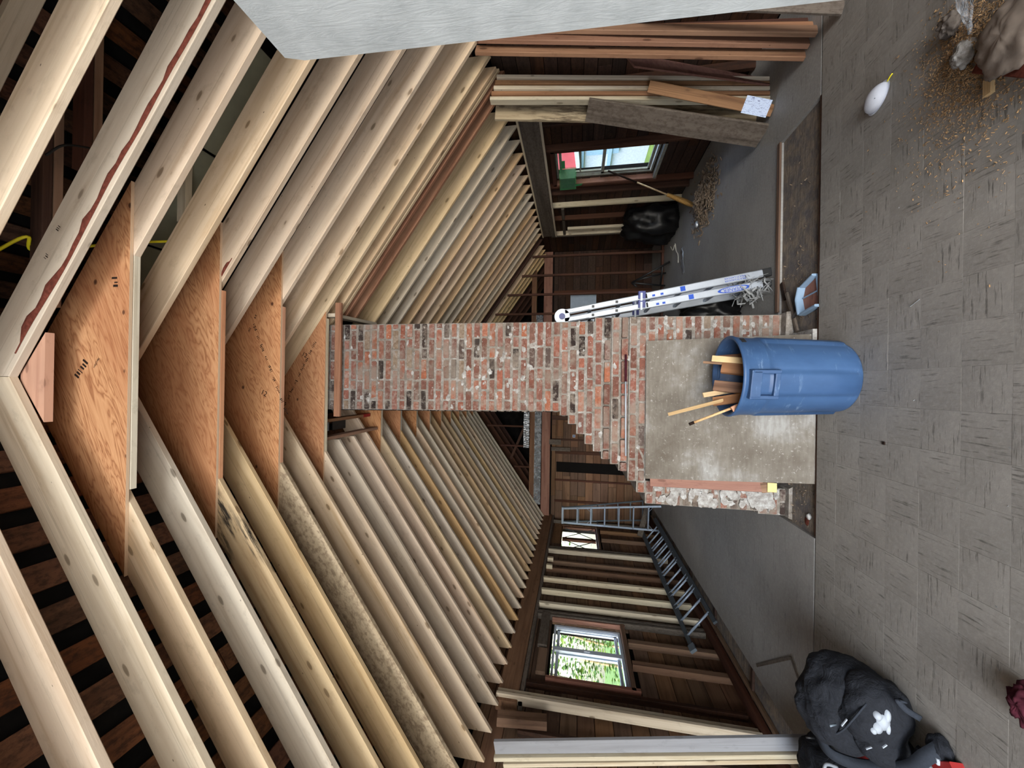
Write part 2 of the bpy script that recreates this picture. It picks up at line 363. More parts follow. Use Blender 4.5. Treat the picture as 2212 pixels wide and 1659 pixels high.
def curve(pts, n=8):
    """Catmull-Rom through pts"""
    P = [Vector(p) for p in pts]; P = [2*P[0]-P[1]]+P+[2*P[-1]-P[-2]]; out = []
    for i in range(1, len(P)-2):
        for k in range(n):
            t = k/n; a, b, c, d = P[i-1:i+3]
            out.append(.5*((2*b)+(c-a)*t+(2*a-5*b+4*c-d)*t*t+(3*b-a-3*c+d)*t**3))
    return out+[P[-2]]
def text(name, s, loc, xdir, ydir, size, mat, parent=None, off=.0012, width=None):
    cu = bpy.data.curves.new(name, 'FONT'); cu.body = s; cu.size = size; cu.align_x = 'CENTER'; cu.align_y = 'CENTER'
    cu.extrude = .0004; cu.resolution_u = 3
    tmp = bpy.data.objects.new('tmp', cu); me = bpy.data.meshes.new_from_object(tmp); bpy.data.objects.remove(tmp)
    me.materials.clear(); me.materials.append(MATS[mat])
    x = Vector(xdir).normalized(); z = x.cross(Vector(ydir)).normalized(); y = z.cross(x)
    if width:
        xs = [q.co.x for q in me.vertices]; k = width/max(1e-6, max(xs)-min(xs))
        for q in me.vertices: q.co.x *= k
    M = Matrix((x, y, z)).transposed().to_4x4(); M.translation = Vector(loc)+z*off
    me.name = name
    return _link(bpy.data.objects.new(name, me), M, parent)
def blob(name, fn, nu, nv, mat, parent=None, M=None):
    """closed lofted lump: fn(u in 0..1 around, v in 0..1 along) -> point"""
    v, f = [], []
    for j in range(nv+1):
        for i in range(nu): v.append(fn(i/nu, j/nv))
    for j in range(nv):
        for i in range(nu): f.append((j*nu+i, j*nu+(i+1) % nu, (j+1)*nu+(i+1) % nu, (j+1)*nu+i))
    f.append(tuple(range(nu-1, -1, -1))); f.append(tuple(range(nv*nu, nv*nu+nu)))
    bm = bmesh.new(); vs = [bm.verts.new(q) for q in v]
    for q in f: bm.faces.new([vs[i] for i in q])
    return bmobj(name, bm, mat, parent, M, True)
def struct(o): o['kind'] = 'structure'; return o
# ================================================================== THE SETTING
# ---- floor
fl = struct(boxobj('floor', (-4, -7.2, -.2), (4, 13, -.13), 'dark_felt'))
def slab(name, x0, x1, y0, y1, z0, z1, mat):
    bm = bmesh.new(); box(bm, (x0, y0, z0), (x1, y1, z1)); return bmobj(name, bm, mat, fl)
slab('painted_floor', -3.06, -1.22, 3.425, 10.4, -.13, -.001, 'floor_paint')
slab('painted_floor', -1.22, 2.42, 4.03, 10.4, -.13, -.001, 'floor_paint')
slab('painted_floor', 2.42, 3.72, 3.425, 10.4, -.13, -.001, 'floor_paint')
slab('painted_floor', -3.7, 3.72, -7, 1.82, -.13, -.001, 'floor_tile')
slab('hearth_subfloor', -1.22, 2.42, 3.41, 4.03, -.13, -.03, 'subfloor')
slab('side_subfloor', -3.72, -3.06, 3.425, 10.4, -.13, -.085, 'subfloor')
slab('tile_bed', -3.7, 3.72, 1.82, 3.405, -.13, -.006, 'floor_tile')
board('floor_strip', (-1.2, 3.418, -.012), (2.42, 3.418, -.012), .03, .02, (0, 1, 0), 'old_brown', fl)
board('floor_strip', (.75, 4.04, .004), (2.42, 4.04, .004), .05, .02, (0, 1, 0), 'plank_brown', fl)
T = .2286
bm = bmesh.new(); box(bm, (-T/2+.0003, -T/2+.0003, -.006), (T/2-.0003, T/2-.0003, 0)); tm = bpy.data.meshes.new('floor_tile'); bmesh.ops.recalc_face_normals(bm, faces=bm.faces)
bm.to_mesh(tm); bm.free(); tm.materials.append(MATS['floor_tile'])
for i in range(-16, 16):
    for j in range(7):
        M = Matrix.Translation((.13+(i+.5)*T, 1.822+(j+.5)*T-.016, R.uniform(-.0005, .0004))) @ Matrix.Rotation(PI/2*((i+j) % 2), 4, 'Z')
        if -3.7 < M.translation.x < 3.7: share('floor_tile', tm, fl, M)
for x0, y0, x1, y1, w in ((-2.4, 3.72, -2.72, 3.36, .05), (-2.95, 4.35, -2.42, 3.73, .03)):
    board('floor_edge_strip', (x0, y0, .003), (x1, y1, .003), w, .008, (1, 1, 0), 'plank_grey', fl)
for k in range(5): board('floor_joist', (-3.66, 4.6+k*1.15, -.07), (-3.05, 4.6+k*1.15, -.07), .05, .03, (0, 1, 0), 'old_brown', fl)
board('sill_plate', (-3.56, 3.6, -.03), (-3.56, 10.3, -.03), .16, .05, (1, 0, 0), 'dark_member', fl)
board('sill_plate', (-3.42, 3.6, -.06), (-3.42, 10.3, -.06), .05, .04, (1, 0, 0), 'beam_brown', fl)
# ---- wooden walls: every board its own piece, kept out of the window openings
def hboards(parent, axis, plane, a0, a1, z0, z1, h, t, openings, mat, seglen=2.6):
    z = z0
    while z < z1-.02:
        hh = min(h*R.uniform(.94, 1.04), z1-z); cuts = [a0]; a = a0+R.uniform(.4, seglen)
        while a < a1-.4: cuts.append(a); a += R.uniform(.7, 1.25)*seglen
        cuts.append(a1)
        spans = list(zip(cuts[:-1], cuts[1:]))
        for (o0, o1, oz0, oz1) in openings:
            if z+hh > oz0+.01 and z < oz1-.01:
                ns = []
                for s0, s1 in spans:
                    if s1 <= o0 or s0 >= o1: ns.append((s0, s1)); continue
                    if s0 < o0: ns.append((s0, o0))
                    if s1 > o1: ns.append((o1, s1))
                spans = ns
        for s0, s1 in spans:
            if s1-s0 < .05: continue
            pz = z+hh/2; q = plane+R.uniform(-.004, .004)
            p0, p1 = ((q, s0+.002, pz), (q, s1-.002, pz)) if axis == 'y' else ((s0+.002, q, pz), (s1-.002, q, pz))
            board('wall_board', p0, p1, hh-.006, t, (0, 0, 1), mat, parent, .004)
        z += hh
def wall(name, lo, hi, openings, axis):
    """thin backing behind the boards with real window openings"""
    bm = bmesh.new(); a = 1 if axis == 'y' else 0
    ys = sorted({lo[a], hi[a]}|{o for q in openings for o in q[:2]}); zs = sorted({lo[2], hi[2]}|{o for q in openings for o in q[2:]})
    for y0, y1 in zip(ys[:-1], ys[1:]):
        for z0, z1 in zip(zs[:-1], zs[1:]):
            if any(y0 >= q[0]-1e-6 and y1 <= q[1]+1e-6 and z0 >= q[2]-1e-6 and z1 <= q[3]+1e-6 for q in openings): continue
            l2, h2 = list(lo), list(hi); l2[a], h2[a], l2[2], h2[2] = y0, y1, z0, z1; box(bm, l2, h2)
    return struct(bmobj(name, bm, 'dark_felt'))
OPL = [(4.68, 5.86, 1.22, 2.24), (8.5, 9.98, 1.38, 2.27)]
OPR = [(5.86, 6.76, .70, 2.34)]
wl = wall('wall_left', (-3.9, -7.2, -.13), (-3.76, 13, 3.0), OPL, 'y')
hboards(wl, 'y', -3.735, -1., 10.4, -.08, 2.98, .2, .03, OPL, 'plank_brown')
wr = wall('wall_right', (3.78, -7.2, -.13), (3.92, 13, 3.0), OPR, 'y')
hboards(wr, 'y', 3.75, 1.5, 10.4, 0, 2.98, .16, .03, OPR, 'old_brown')
wf = wall('wall_far', (-3.76, 10.43, -.13), (3.78, 10.5, 2.75), [], 'x')
hboards(wf, 'x', 10.405, -3.72, .6, 0, 2.6, .21, .03, [], 'plank_brown', 1.6); hboards(wf, 'x', 10.405, .6, 3.72, 0, 2.6, .21, .03, [], 'old_brown', 1.6)  # right stretch in darker wood: the dim rear corner is put into the colour
wb = wall('wall_back', (-3.76, -7.2, -.13), (3.78, -7.1, 5.2), [(-3.4, 2.2, .1, 4.7)], 'x')
def stud(parent, x, y, z0, z1, mat, w=.09, t=.04, axis='y'):
    return board('wall_stud', (x, y, z0), (x, y, z1), w, t, (1, 0, 0) if axis == 'y' else (0, 1, 0), mat, parent, .004)
for y in (8.25, 7.02, 6.61, 6.2): stud(wl, -3.66, y, .0, 2.5, 'stud_wood', .09, .068)
for y in (7.76, 7.45):
    stud(wl, -3.68, y, 0, 2.48, 'plank_brown', .09, .06); boxobj('nailing_block', (-3.66, y-.035, 2.36), (-3.58, y+.035, 2.48), 'stud_wood', wl)
for y in (10.1, 8.42, 6.0, 5.93): stud(wl, -3.68, y, 0, 2.5, 'plank_grey', .09, .05)
for y in (5.52, 5.1): stud(wl, -3.68, y, -.05, 1.16, 'beam_brown', .09, .085)
for y in (9.6, 9.1): stud(wl, -3.68, y, 0, 1.3, 'plank_brown', .09, .06)
for y in (4.55, 3.9, 3.2, 2.5): stud(wl, -3.69, y, 0, 2.5, 'old_brown', .09, .05)
board('header_block', (-3.65, 5.2, 2.36), (-3.65, 5.95, 2.36), .13, .05, (0, 0, 1), 'plank_grey', wl)
board('header_block', (-3.66, 4.72, 2.34), (-3.66, 5.15, 2.34), .12, .05, (0, 0, 1), 'plank_brown', wl)
board('rough_log', (-3.62, 3.95, 2.73), (-3.62, 4.0, 2.2), .16, .1, (0, 1, 0), 'plank_brown', wl, .03)
board('top_beam', (-3.66, 4.16, 2.675), (-3.66, 10.4, 2.675), .25, .12, (0, 0, 1), 'beam_brown', wl, .008)
board('top_plate', (-3.675, 4.2, 2.52), (-3.675, 10.4, 2.52), .05, .12, (0, 0, 1), 'plank_grey', wl, .006)
board('corner_post', (-3.62, 4.27, 2.80), (-3.62, 4.27, -.05), .12, .045, (0, 1, 0), 'stud_wood', wl)
board('corner_post', (-3.615, 4.22, 2.80), (-3.615, 4.22, -.05), .11, .04, (1, 0, 0), 'new_wood_grey', wl)
for y, m in ((7.6, 'stud_wood'), (9.02, 'stud_wood'), (9.1, 'plank_grey'), (7.1, 'dark_member'), (6.85, 'dark_member'), (5.76, 'dark_member'), (5.2, 'old_brown'), (4.6, 'old_brown'), (8.2, 'dark_member')):
    stud(wr, 3.68, y, 0, 2.6, m, .1, .05)
boxobj('nailing_block', (3.6, 8.62, .95), (3.66, 8.72, 2.2), 'stud_wood', wr); board('lintel', (3.66, 7.7, 2.28), (3.66, 9.0, 2.28), .06, .06, (0, 0, 1), 'plank_grey', wr)
board('header_beam', (3.6, 4.66, 2.63), (3.6, 8.86, 2.63), .29, .09, (0, 0, 1), 'plank_grey', wr, .006)
board('beam_edge', (3.545, 4.66, 2.785), (3.545, 8.86, 2.785), .03, .03, (0, 0, 1), 'new_wood_grey', wr)
board('beam_edge', (3.55, 4.66, 2.475), (3.55, 8.86, 2.475), .035, .03, (0, 0, 1), 'new_wood_grey', wr)
# far wall details
board('tie_beam', (-3.7, 10.33, 2.755), (3.7, 10.33, 2.755), .24, .1, (0, 0, 1), 'red_plank', wf, .01)
for x, z0, z1, w in ((-1.5, 0, 2.6, .05), (-1.85, 0, 2.5, .09), (-2.62, 0, 2.5, .05), (-3.2, 0, 2.5, .06), (-.9, 0, 2.6, .12), (1.0, 0, 2.6, .06), (1.6, 0, 2.6, .1), (2.6, 0, 2.6, .08)):
    board('batten', (x, 10.375, z0), (x, 10.375, z1), w, .03, (1, 0, 0), 'dark_member', wf)
boxobj('dark_gap', (-2.4, 10.38, .1), (-2.12, 10.392, 2.46), 'dark_felt', wf)
board('nailed_block', (-1.56, 10.27, 2.66), (-1.56, 10.27, 2.34), .14, .03, (1, 0, 0), 'plank_grey', wf); board('nailed_block', (-1.75, 10.26, 2.6), (-1.75, 10.26, 2.08), .1, .03, (1, 0, 0), 'plank_grey', wf)
boxobj('outlet_plate', (-1.43, 10.355, 1.95), (-1.35, 10.37, 2.03), 'white_patch', wf); boxobj('outlet', (-1.405, 10.35, 1.975), (-1.375, 10.356, 2.005), 'blue_mark', wf)
board('gable_plate', (-3.2, 10.33, 3.14), (3.2, 10.33, 3.14), .14, .09, (0, 0, 1), 'beam_brown', wf)
for x in (-1.17, -1.72, -2.3, 1.2, 1.75): board('gable_stud', (x, 10.34, 2.9), (x, 10.34, 5.25-.7*abs(x)), .05, .05, (1, 0, 0), 'dark_member', wf)
board('gable_brace', (-1.0, 10.4, 3.3), (-2.1, 10.4, 3.75), .07, .04, (0, 0, 1), 'dark_member', wf)
# partition framing on the right, in front of the far wall
for x, top in ((2.66, 3.3), (3.12, 3.05), (2.2, 3.65), (1.73, 3.95)):
    board('partition_stud', (x, 8.97, 0), (x, 8.97, top), .05, .05, (1, 0, 0), 'dark_member', wr)
boxobj('partition_panel', (1.9, 9.2, 1.5), (2.22, 9.22, 2.12), 'pale_sheet', wr)
board('partition_plate', (1.2, 9.02, .03), (3.6, 9.02, .03), .09, .05, (0, 1, 0), 'dark_member', wr)
# ---- roof: felt skin, then rafters, gussets, ties and sheathing boards as its pieces
ZR, SL, RV = 3.34+H, .70, .325            # ridge underside height, slope, plumb depth of a rafter
ANG = math.atan(SL); CS, SN = math.cos(ANG), math.sin(ANG)
def roofz(x, off=0): return ZR-SL*abs(x)+off
bm = bmesh.new()
def slope(x0, x1, y0, y1, off):
    a = [(x0, roofz(x0, off)), (x1, roofz(x1, off)), (x1, roofz(x1, off+.05)), (x0, roofz(x0, off+.05))]
    vs = [bm.verts.new((x, y, z)) for y in (y0, y1) for x, z in a]
    for q in ((3, 2, 1, 0), (4, 5, 6, 7), (0, 1, 5, 4), (1, 2, 6, 5), (2, 3, 7, 6), (3, 0, 4, 7)): bm.faces.new([vs[i] for i in q])
slope(-4.3, 0, -7.2, 13, RV+.05); slope(0, 4.3, 2.76, 13, RV+.05); slope(0, 4.3, -7.2, 2.76, RV+1.45)
for x0, x1 in ((0, 4.25),):
    a = [(x0, roofz(x0, RV+.03)), (x1, roofz(x1, RV+.03)), (x1, roofz(x1, RV+1.5)), (x0, roofz(x0, RV+1.5))]
    vs = [bm.verts.new((x, y, z)) for y in (2.77, 2.81) for x, z in a]
    for q in ((3, 2, 1, 0), (4, 5, 6, 7), (0, 1, 5, 4), (1, 2, 6, 5), (2, 3, 7, 6), (3, 0, 4, 7)): bm.faces.new([vs[i] for i in q])
box(bm, (-.06, -7.2, ZR+RV), (0, 2.8, ZR+RV+1.55)); box(bm, (-4, 13, 2), (4, 13.1, 6)); box(bm, (-4, -7.2, 4.9), (4, -7.1, 6.7))
box(bm, (-4.3, -7.2, 2.4), (-4.2, 13, 2.9)); box(bm, (4.2, -7.2, 2.4), (4.3, 13, 2.9)); box(bm, (4.2, -7.2, 2.6), (4.3, 2.8, 4.3))
roof = struct(bmobj('ceiling', bm, 'roof_felt'))
XE = {-1: 3.61, 1: 3.545}
def rafter(side, y, mat, x0=0., t=.042, xe=None, drop=0.):
    xe = xe or XE[side]
    ex, ey, ez = Vector((side*CS, 0, -SN)), Vector((0, side*1., 0)), None
    ez = ex.cross(ey); org = Vector((side*x0, y+t/2, roofz(x0)-drop))
    M = Matrix((ex, ey, ez)).transposed().to_4x4(); M.translation = org
    Mi = M.inverted(); pts = []
    for x, o in ((x0, 0), (xe, 0), (xe, RV), (x0, RV)):
        q = Mi @ Vector((side*x, y+t/2, roofz(x, o)-drop)); pts.append((q.x, q.z))
    c = .004; n = 4
    (ax, az), (bx, bz), (cx, cz), (dx, dz) = pts
    ring = [(ax, az), (bx, bz), (cx, cz), (dx, dz)]
    v = []
    for yy, ins in ((-t/2, 0), (-t/2+.005, .005), (t/2-.005, .005), (t/2, 0)):
        pass
    v = [(ax, -t/2+c, az), (bx, -t/2+c, bz), (bx, t/2-c, bz), (ax, t/2-c, az),
         (ax, -t/2, az+c), (bx, -t/2, bz+c), (bx, t/2, bz+c), (ax, t/2, az+c),
         (dx, -t/2, dz), (cx, -t/2, cz), (cx, t/2, cz), (dx, t/2, dz)]
    f = [(0, 1, 2, 3), (4, 5, 1, 0), (3, 2, 6, 7), (8, 9, 5, 4), (7, 6, 10, 11), (11, 10, 9, 8), (0, 3, 7, 11, 8, 4), (1, 5, 9, 10, 6, 2)]
    bm = bmesh.new(); vs = [bm.verts.new(q) for q in v]
    for q in f: bm.faces.new([vs[i] for i in q])
    return bmobj('rafter', bm, mat, roof, M)
XE_ = 0
YL = [1.34, 1.66, 1.905, 2.225, 2.50, 2.80, 3.12, 3.455, 3.76]+[5.6156+.305*i for i in range(-5, 16)]
LM = ['new_wood', 'new_wood_grey', 'new_wood', 'new_wood_grey', 'stained_wood', 'new_wood_yellow', 'mottled_wood', 'new_wood', 'new_wood', 'new_wood_grey', 'new_wood', 'new_wood', 'new_wood_yellow', 'new_wood_grey', 'new_wood_orange', 'new_wood_grey', 'new_wood', 'new_wood_grey', 'new_wood', 'new_wood_orange']
gussety = [1.905, 2.50, 3.12, 3.76]+[YL[k] for k in (12, 14, 16, 18, 20, 22, 24, 26, 28)]
rl = {}
for y in (-2.6, -2.3, -2., -1.7, -1.4, -1.1, -.8, -.5, -.2, .1, .42, .73, 1.035):
    for sd in (-1, 1): rafter(sd, y, 'new_wood_grey', 0.)
for k, y in enumerate(YL):
    cut = .70 if 3.9 < y < 4.6 else 0.
    m = LM[k] if k < len(LM) else R.choice(['new_wood', 'new_wood_grey', 'new_wood_grey', 'new_wood_yellow'])
    rl[k] = rafter(-1, y, m, cut)
YR = [1.34, 1.66, 1.905, 2.225, 2.50, 2.80, 3.12, 3.455, 3.74, 3.925, 3.99, 4.09, 4.27, 4.70]+[5.6156+.305*i-.03 for i in range(-2, 11)]+[8.97]+[9.375+.31*i for i in range(4)]
rr = {}
for k, y in enumerate(YR):
    m = 'new_wood' if y < 3.6 else R.choice(['new_wood', 'new_wood_grey', 'new_wood_grey', 'new_wood_yellow'])
    if k == 1: m = 'new_wood_grey'
    cut = 0.; xe = None
    if 4.05 < y < 4.4: m = 'red_wood'; cut = .78
    if k in (8, 9, 10): m = 'new_wood_yellow'; xe = 3.43+.03*k-.24
    if abs(y-8.97) < .01: m = 'dark_member'
    rr[k] = rafter(1, y, m, cut, xe=xe)
# wane edges still carrying bark
def bark(k, y, s0, s1, w, t=.006):
    M = WM[rr[k].name]; v, f = [], []; n = 40
    for i in range(n+1):
        s = s0+(s1-s0)*i/n; a = .022+.02*noise.noise((s*2.3, k, 0)); b = a+w*(.55+1.0*abs(noise.noise((s*5.1, k+5, 2)))+.25*noise.noise((s*19, k, 4)))*(1 if .04 < i/n < .96 else .2)
        L = (s/CS); v += [M @ Vector((L, -.0225, max(.003, a))), M @ Vector((L, -.0215-t, (a+b)/2)), M @ Vector((L, -.0225, b))]
    for i in range(n): f += [(3*i, 3*i+3, 3*i+4, 3*i+1), (3*i+1, 3*i+4, 3*i+5, 3*i+2)]
    return part(meshobj('bark_edge', v, f, 'bark', rr[k], None, True), 'dark red bark along the lower edge')
bark(1, 1.66, .12, 2.6, .05); bark(4, 2.5, .06, .95, .035)
for y in gussety:
    zb = 2.79+H if y < 4 else 2.80+H
    xt = (ZR+RV-zb)/SL
    at = [(-xt, zb), (xt, zb), (.13, ZR+RV-.09), (-.13, ZR+RV-.09)]
    g_ = prism('gusset_plate', at, y-.0195, y-.0015, 'plywood_face', roof)
    me = g_.data; me.materials.append(MATS['plywood_edge'])
    for p in me.polygons:
        if abs(p.normal.y) < .5: p.material_index = 1
    x1 = (ZR-zb)/SL+.09
    if y < 3.9:
        m = {1.905: 'stud_wood', 2.50: 'pink_wood', 3.12: 'pink_wood', 3.76: 'stud_wood'}[y]
        xo = .05 if y < 2 else -.06
        board('collar_tie', (-x1+.12+xo, y+.022, zb+.021), (x1-.1+xo, y+.022, zb+.021), .042, .04, (0, 0, 1), m, roof)
    else: board('collar_tie', (-x1+.08, y+.022, zb+.021), (x1-.08, y+.022, zb+.021), .042, .04, (0, 0, 1), 'new_wood_grey', roof)
def stamp(parent, x, z, y, n, s=.05, ang=0.):
    bm = bmesh.new(); r = random.Random(int(x*997))
    for i in range(n):
        M = Matrix.Translation((x, y, z)) @ Matrix.Rotation(ang, 4, 'Y')
        u = (i-n/2)*s*.42; box(bm, (u, -.0006, -s*r.uniform(.2, .5)), (u+s*r.uniform(.1, .26), 0, s*r.uniform(.1, .5)), M)
    return bmobj('grade_stamp', bm, 'ink', parent)
gp = [o for o in roof.children if o.name.startswith('gusset_plate')]
stamp(gp[0], .06, 3.16+H, 1.8852, 6, .055, .6); stamp(gp[0], .62, 2.90+H, 1.8852, 3, .06, 0); stamp(gp[0], .10, 3.04+H, 1.8852, 9, .02, .6)
for k in range(9): stamp(gp[2], .52-.10*k, 3.28-.045*k+H-.2, 3.1002, 3 if k % 2 else 5, .035, -.45)
for k in range(9): stamp(gp[3], .42-.085*k, 2.93+.045*k+H, 3.7402, 3 if k % 3 else 5, .04, .5)
for q, x, z in ((2, .74, 3.19), (2, -.12, 2.96), (3, .30, 3.05)): text('stamp_number', '12', (x, gussety[q]-.0196, z+H), (-.45, 0, -.9), (.9, 0, -.45), .07, 'ink', gp[q], .001)
for k, x, off in ((1, .86, .2), (1, .70, .17), (6, .62, .16), (6, .50, .14)): stamp(rr[k], x, roofz(x, off), YR[k]-.0213, 3, .03, .6)
prism('ridge_block', [(-.27, ZR-.19), (.27, ZR-.19), (0.02, ZR), (-.02, ZR)], 1.71, 1.75, 'pink_wood', roof)
board('collar_tie', (-.39, 3.795, 2.665+H), (.895, 3.795, 2.665+H), .075, .035, (0, 0, 1), 'red_wood', roof)
# framing round the chimney hole
board('trimmer', (-.47, 3.8, roofz(.47)-.02), (-.47, 4.95, roofz(.47)-.02), .09, .04, (0, 0, 1), 'red_wood', roof); board('trimmer', (-.66, 3.8, roofz(.66)), (-.66, 4.95, roofz(.66)), .1, .04, (0, 0, 1), 'red_wood', roof)
boxobj('red_tag', (-.492, 4.78, roofz(.47)-.066), (-.448, 4.95, roofz(.47)+.03), 'red_plastic', roof)
board('trimmer', (.76, 3.8, roofz(.76)-.03), (.8, 4.66, roofz(.8)-.02), .12, .04, (0, 0, 1), 'new_wood_grey', roof)
boxobj('flashing', (-.64, 4.1, roofz(.5)+.18), (-.49, 4.35, roofz(.5)+.19), 'aluminium', roof); boxobj('flashing', (-.64, 4.42, roofz(.5)+.18), (-.49, 4.7, roofz(.5)+.19), 'steel_box', roof)
boxobj('flashing', (.8, 3.9, roofz(.8)+.1), (1.0, 4.05, roofz(.8)+.11), 'foil', roof)
# sheathing boards with open gaps
def sheath(side, off, ya, yb, d0=.05, d1=4.35):
    d = d0
    while d < d1:
        cuts = [ya]; a = ya+R.uniform(.5, 3.)
        while a < yb-.6: cuts.append(a); a += R.uniform(2., 3.6)
        cuts.append(yb)
        for a, b in zip(cuts[:-1], cuts[1:]):
            w = .15*R.uniform(.93, 1.03); x = side*(d+.075)*CS; z = ZR-(d+.075)*SN+off+.016
            board('sheathing_board', (x, a+.003, z), (x, b-.003, z), w, .022, (side*CS, 0, -SN), 'roof_board', roof, .002)
        d += .245
sheath(-1, RV, -1.5, 10.4); sheath(1, RV, 2.85, 10.4); sheath(1, RV+1.40, -.6, 2.74)
for s in (-1, 1): sheath(s, RV, 10.42, 12.9)
for y in (10.9, 11.5, 12.1):
    for s in (-1, 1): rafter(s, y, 'dark_member', 0)
# old framing and plaster above the right-hand rafters near the ridge
for (xa, xb, y, z, m) in ((.45, 1.75, 1.78, 3.33, 'dark_member'), (.45, 1.75, 1.83, 3.33, 'red_wood'), (1.35, 2.7, 1.88, 3.18, 'dark_member'), (1.35, 2.7, 1.93, 3.18, 'red_wood')):
    board('old_collar', (xa, y, z+H), (xb, y, z+H), .1, .045, (0, 0, 1), m, roof)
for y in (1.5, 2.16): board('old_rafter', (.3, y, roofz(.3, RV+.70)), (3.4, y, roofz(3.4, RV+.70)), .1, .05, (0, 1, 0), 'new_wood_grey', roof)
for k in range(3):
    x0, x1 = .35+k*.72, 1.06+k*.72
    board('plaster_panel', ((x0+x1)/2, 2.19, roofz((x0+x1)/2, RV+.46)), ((x0+x1)/2, 2.75, roofz((x0+x1)/2, RV+.46)), .86, .02, (CS, 0, -SN), 'plaster_grey', roof)
board('old_collar', (1.2, 2.35, 2.97+H), (1.75, 2.35, 2.97+H), .05, .08, (0, 1, 0), 'stud_wood', roof)
for x, y, z in ((1.17, 2.44, 3.06), (1.06, 2.53, 3.13), (.98, 1.6, 3.42)):
    boxobj('junction_box', (x-.05, y-.03, z+H-.03), (x+.05, y+.05, z+H+.03), 'steel_box', roof)
tubeobj('power_cord', curve([(.74, 1.66, 3.5+H), (.86, 1.72, 3.33+H), (.80, 1.80, 3.40+H), (.92, 2.02, 3.10+H), (1.1, 2.45, 3.0+H), (1.28, 2.9, 2.83+H), (1.42, 3.3, 2.70+H)], 8), .009, 'yellow_cord', roof)
tubeobj('black_wire', curve([(1.19, 1.52, 2.82+H), (1.28, 1.58, 2.80+H), (1.36, 1.72, 2.86+H)], 6), .006, 'black_wire', roof)
#PART3
# ---- windows
def window(name, side, xw, y0, y1, z0, z1, mat, jamb, d=.07):
    """frame in a side wall; xw = inner face"""
    s = 1 if side == 'r' else -1
    bm = bmesh.new(); f = .03
    for lo, hi in (((y0, z0), (y1, z0+f)), ((y0, z1-f), (y1, z1)), ((y0, z0+f), (y0+f, z1-f)), ((y1-f, z0+f), (y1, z1-f))):
        box(bm, (min(xw, xw+s*d), lo[0], lo[1]), (max(xw, xw+s*d), hi[0], hi[1]))
    return struct(bmobj(name, bm, mat))
w1 = window('window_1', 'l', -3.74, 4.70, 5.84, 1.24, 2.22, 'vinyl', 'red_plank')
for nm, a, b, dx in (('sliding_sash', 4.73, 5.33, 0), ('fixed_sash', 5.27, 5.81, -.03)):
    bm = bmesh.new(); x = -3.755+dx; f = .04
    for lo, hi in (((a, 1.29), (b, 1.29+f)), ((a, 2.17-f), (b, 2.17)), ((a, 1.29), (a+f, 2.17)), ((b-f, 1.29), (b, 2.17))): box(bm, (x-.025, lo[0], lo[1]), (x, hi[0], hi[1]))
    sash = bmobj(nm, bm, 'vinyl', w1); boxobj('pane', (x-.014, a+f, 1.29+f), (x-.010, b-f, 2.17-f), 'glass', sash)
    if not dx:
        boxobj('meeting_stile', (-3.755, 5.27, 1.27), (-3.725, 5.345, 2.19), 'vinyl', sash); boxobj('latch', (-3.727, 5.29, 1.70), (-3.71, 5.325, 1.78), 'vinyl', sash)
for k in range(3): boxobj('track', (-3.76+.0, 5.79-.016*k-.004, 1.27), (-3.735-.006*k, 5.79-.016*k+.004, 2.19), 'vinyl', w1)
board('jamb', (-3.70, 4.66, 1.12), (-3.70, 4.66, 2.27), .12, .05, (1, 0, 0), 'red_plank', w1); board('jamb', (-3.70, 5.885, 1.16), (-3.70, 5.885, 2.26), .10, .03, (1, 0, 0), 'red_plank', w1)
board('sill', (-3.70, 4.64, 1.20), (-3.70, 5.9, 1.20), .06, .12, (0, 0, 1), 'plank_brown', w1)
w2 = window('window_2', 'l', -3.74, 8.5, 9.98, 1.38, 2.27, 'dark_member', 'dark_member')
for k, (a, b) in enumerate(((8.56, 9.16), (9.28, 9.92))):
    sash = boxobj('mullion', (-3.80, b-.02, 1.42), (-3.74, b+.10, 2.23), 'dark_member', w2) if k == 0 else boxobj('side_rail', (-3.80, b, 1.42), (-3.74, b+.03, 2.23), 'dark_member', w2)
    boxobj('pane', (-3.772, a, 1.43), (-3.768, b, 2.22), 'glass', sash)
    for p0, p1 in (((-3.762, a, 1.45), (-3.762, b, 2.2)), ((-3.764, a, 2.2), (-3.764, b, 1.45))): board('tape_strip', p0, p1, .035, .002, (0, 0, 1), 'ladder_grey', sash)
board('sill', (-3.70, 8.48, 1.36), (-3.70, 10.0, 1.36), .05, .12, (0, 0, 1), 'plank_brown', w2); board('jamb', (-3.69, 8.47, 1.3), (-3.69, 8.47, 2.3), .1, .05, (1, 0, 0), 'dark_member', w2)
w3 = window('window_3', 'r', 3.76, 5.86, 6.76, .70, 2.34, 'dirty_vinyl', 'red_plank')
for nm, a, b, dx in (('upper_sash', 1.53, 2.29, .035), ('lower_sash', .75, 1.57, 0.)):
    bm = bmesh.new(); x = 3.765+dx; f = .045
    for lo, hi in (((5.91, a), (6.71, a+f)), ((5.91, b-f), (6.71, b)), ((5.91, a), (5.91+f, b)), ((6.71-f, a), (6.71, b))): box(bm, (x, lo[0], lo[1]), (x+.03, hi[0], hi[1]))
    sash = bmobj(nm, bm, 'dirty_vinyl', w3); boxobj('pane', (x+.012, 5.95, a+f), (x+.016, 6.67, b-f), 'glass', sash)
    if dx: boxobj('muntin', (x+.004, 5.95, 1.92), (x+.026, 6.67, 1.945), 'dirty_vinyl', sash)
board('sill', (3.71, 5.82, .66), (3.71, 6.8, .66), .05, .12, (0, 0, 1), 'dirty_vinyl', w3); board('jamb', (3.70, 6.80, .62), (3.70, 6.80, 2.4), .1, .05, (1, 0, 0), 'red_plank', w3); board('jamb', (3.70, 5.83, .62), (3.70, 5.83, 2.4), .1, .05, (1, 0, 0), 'dark_member', w3)
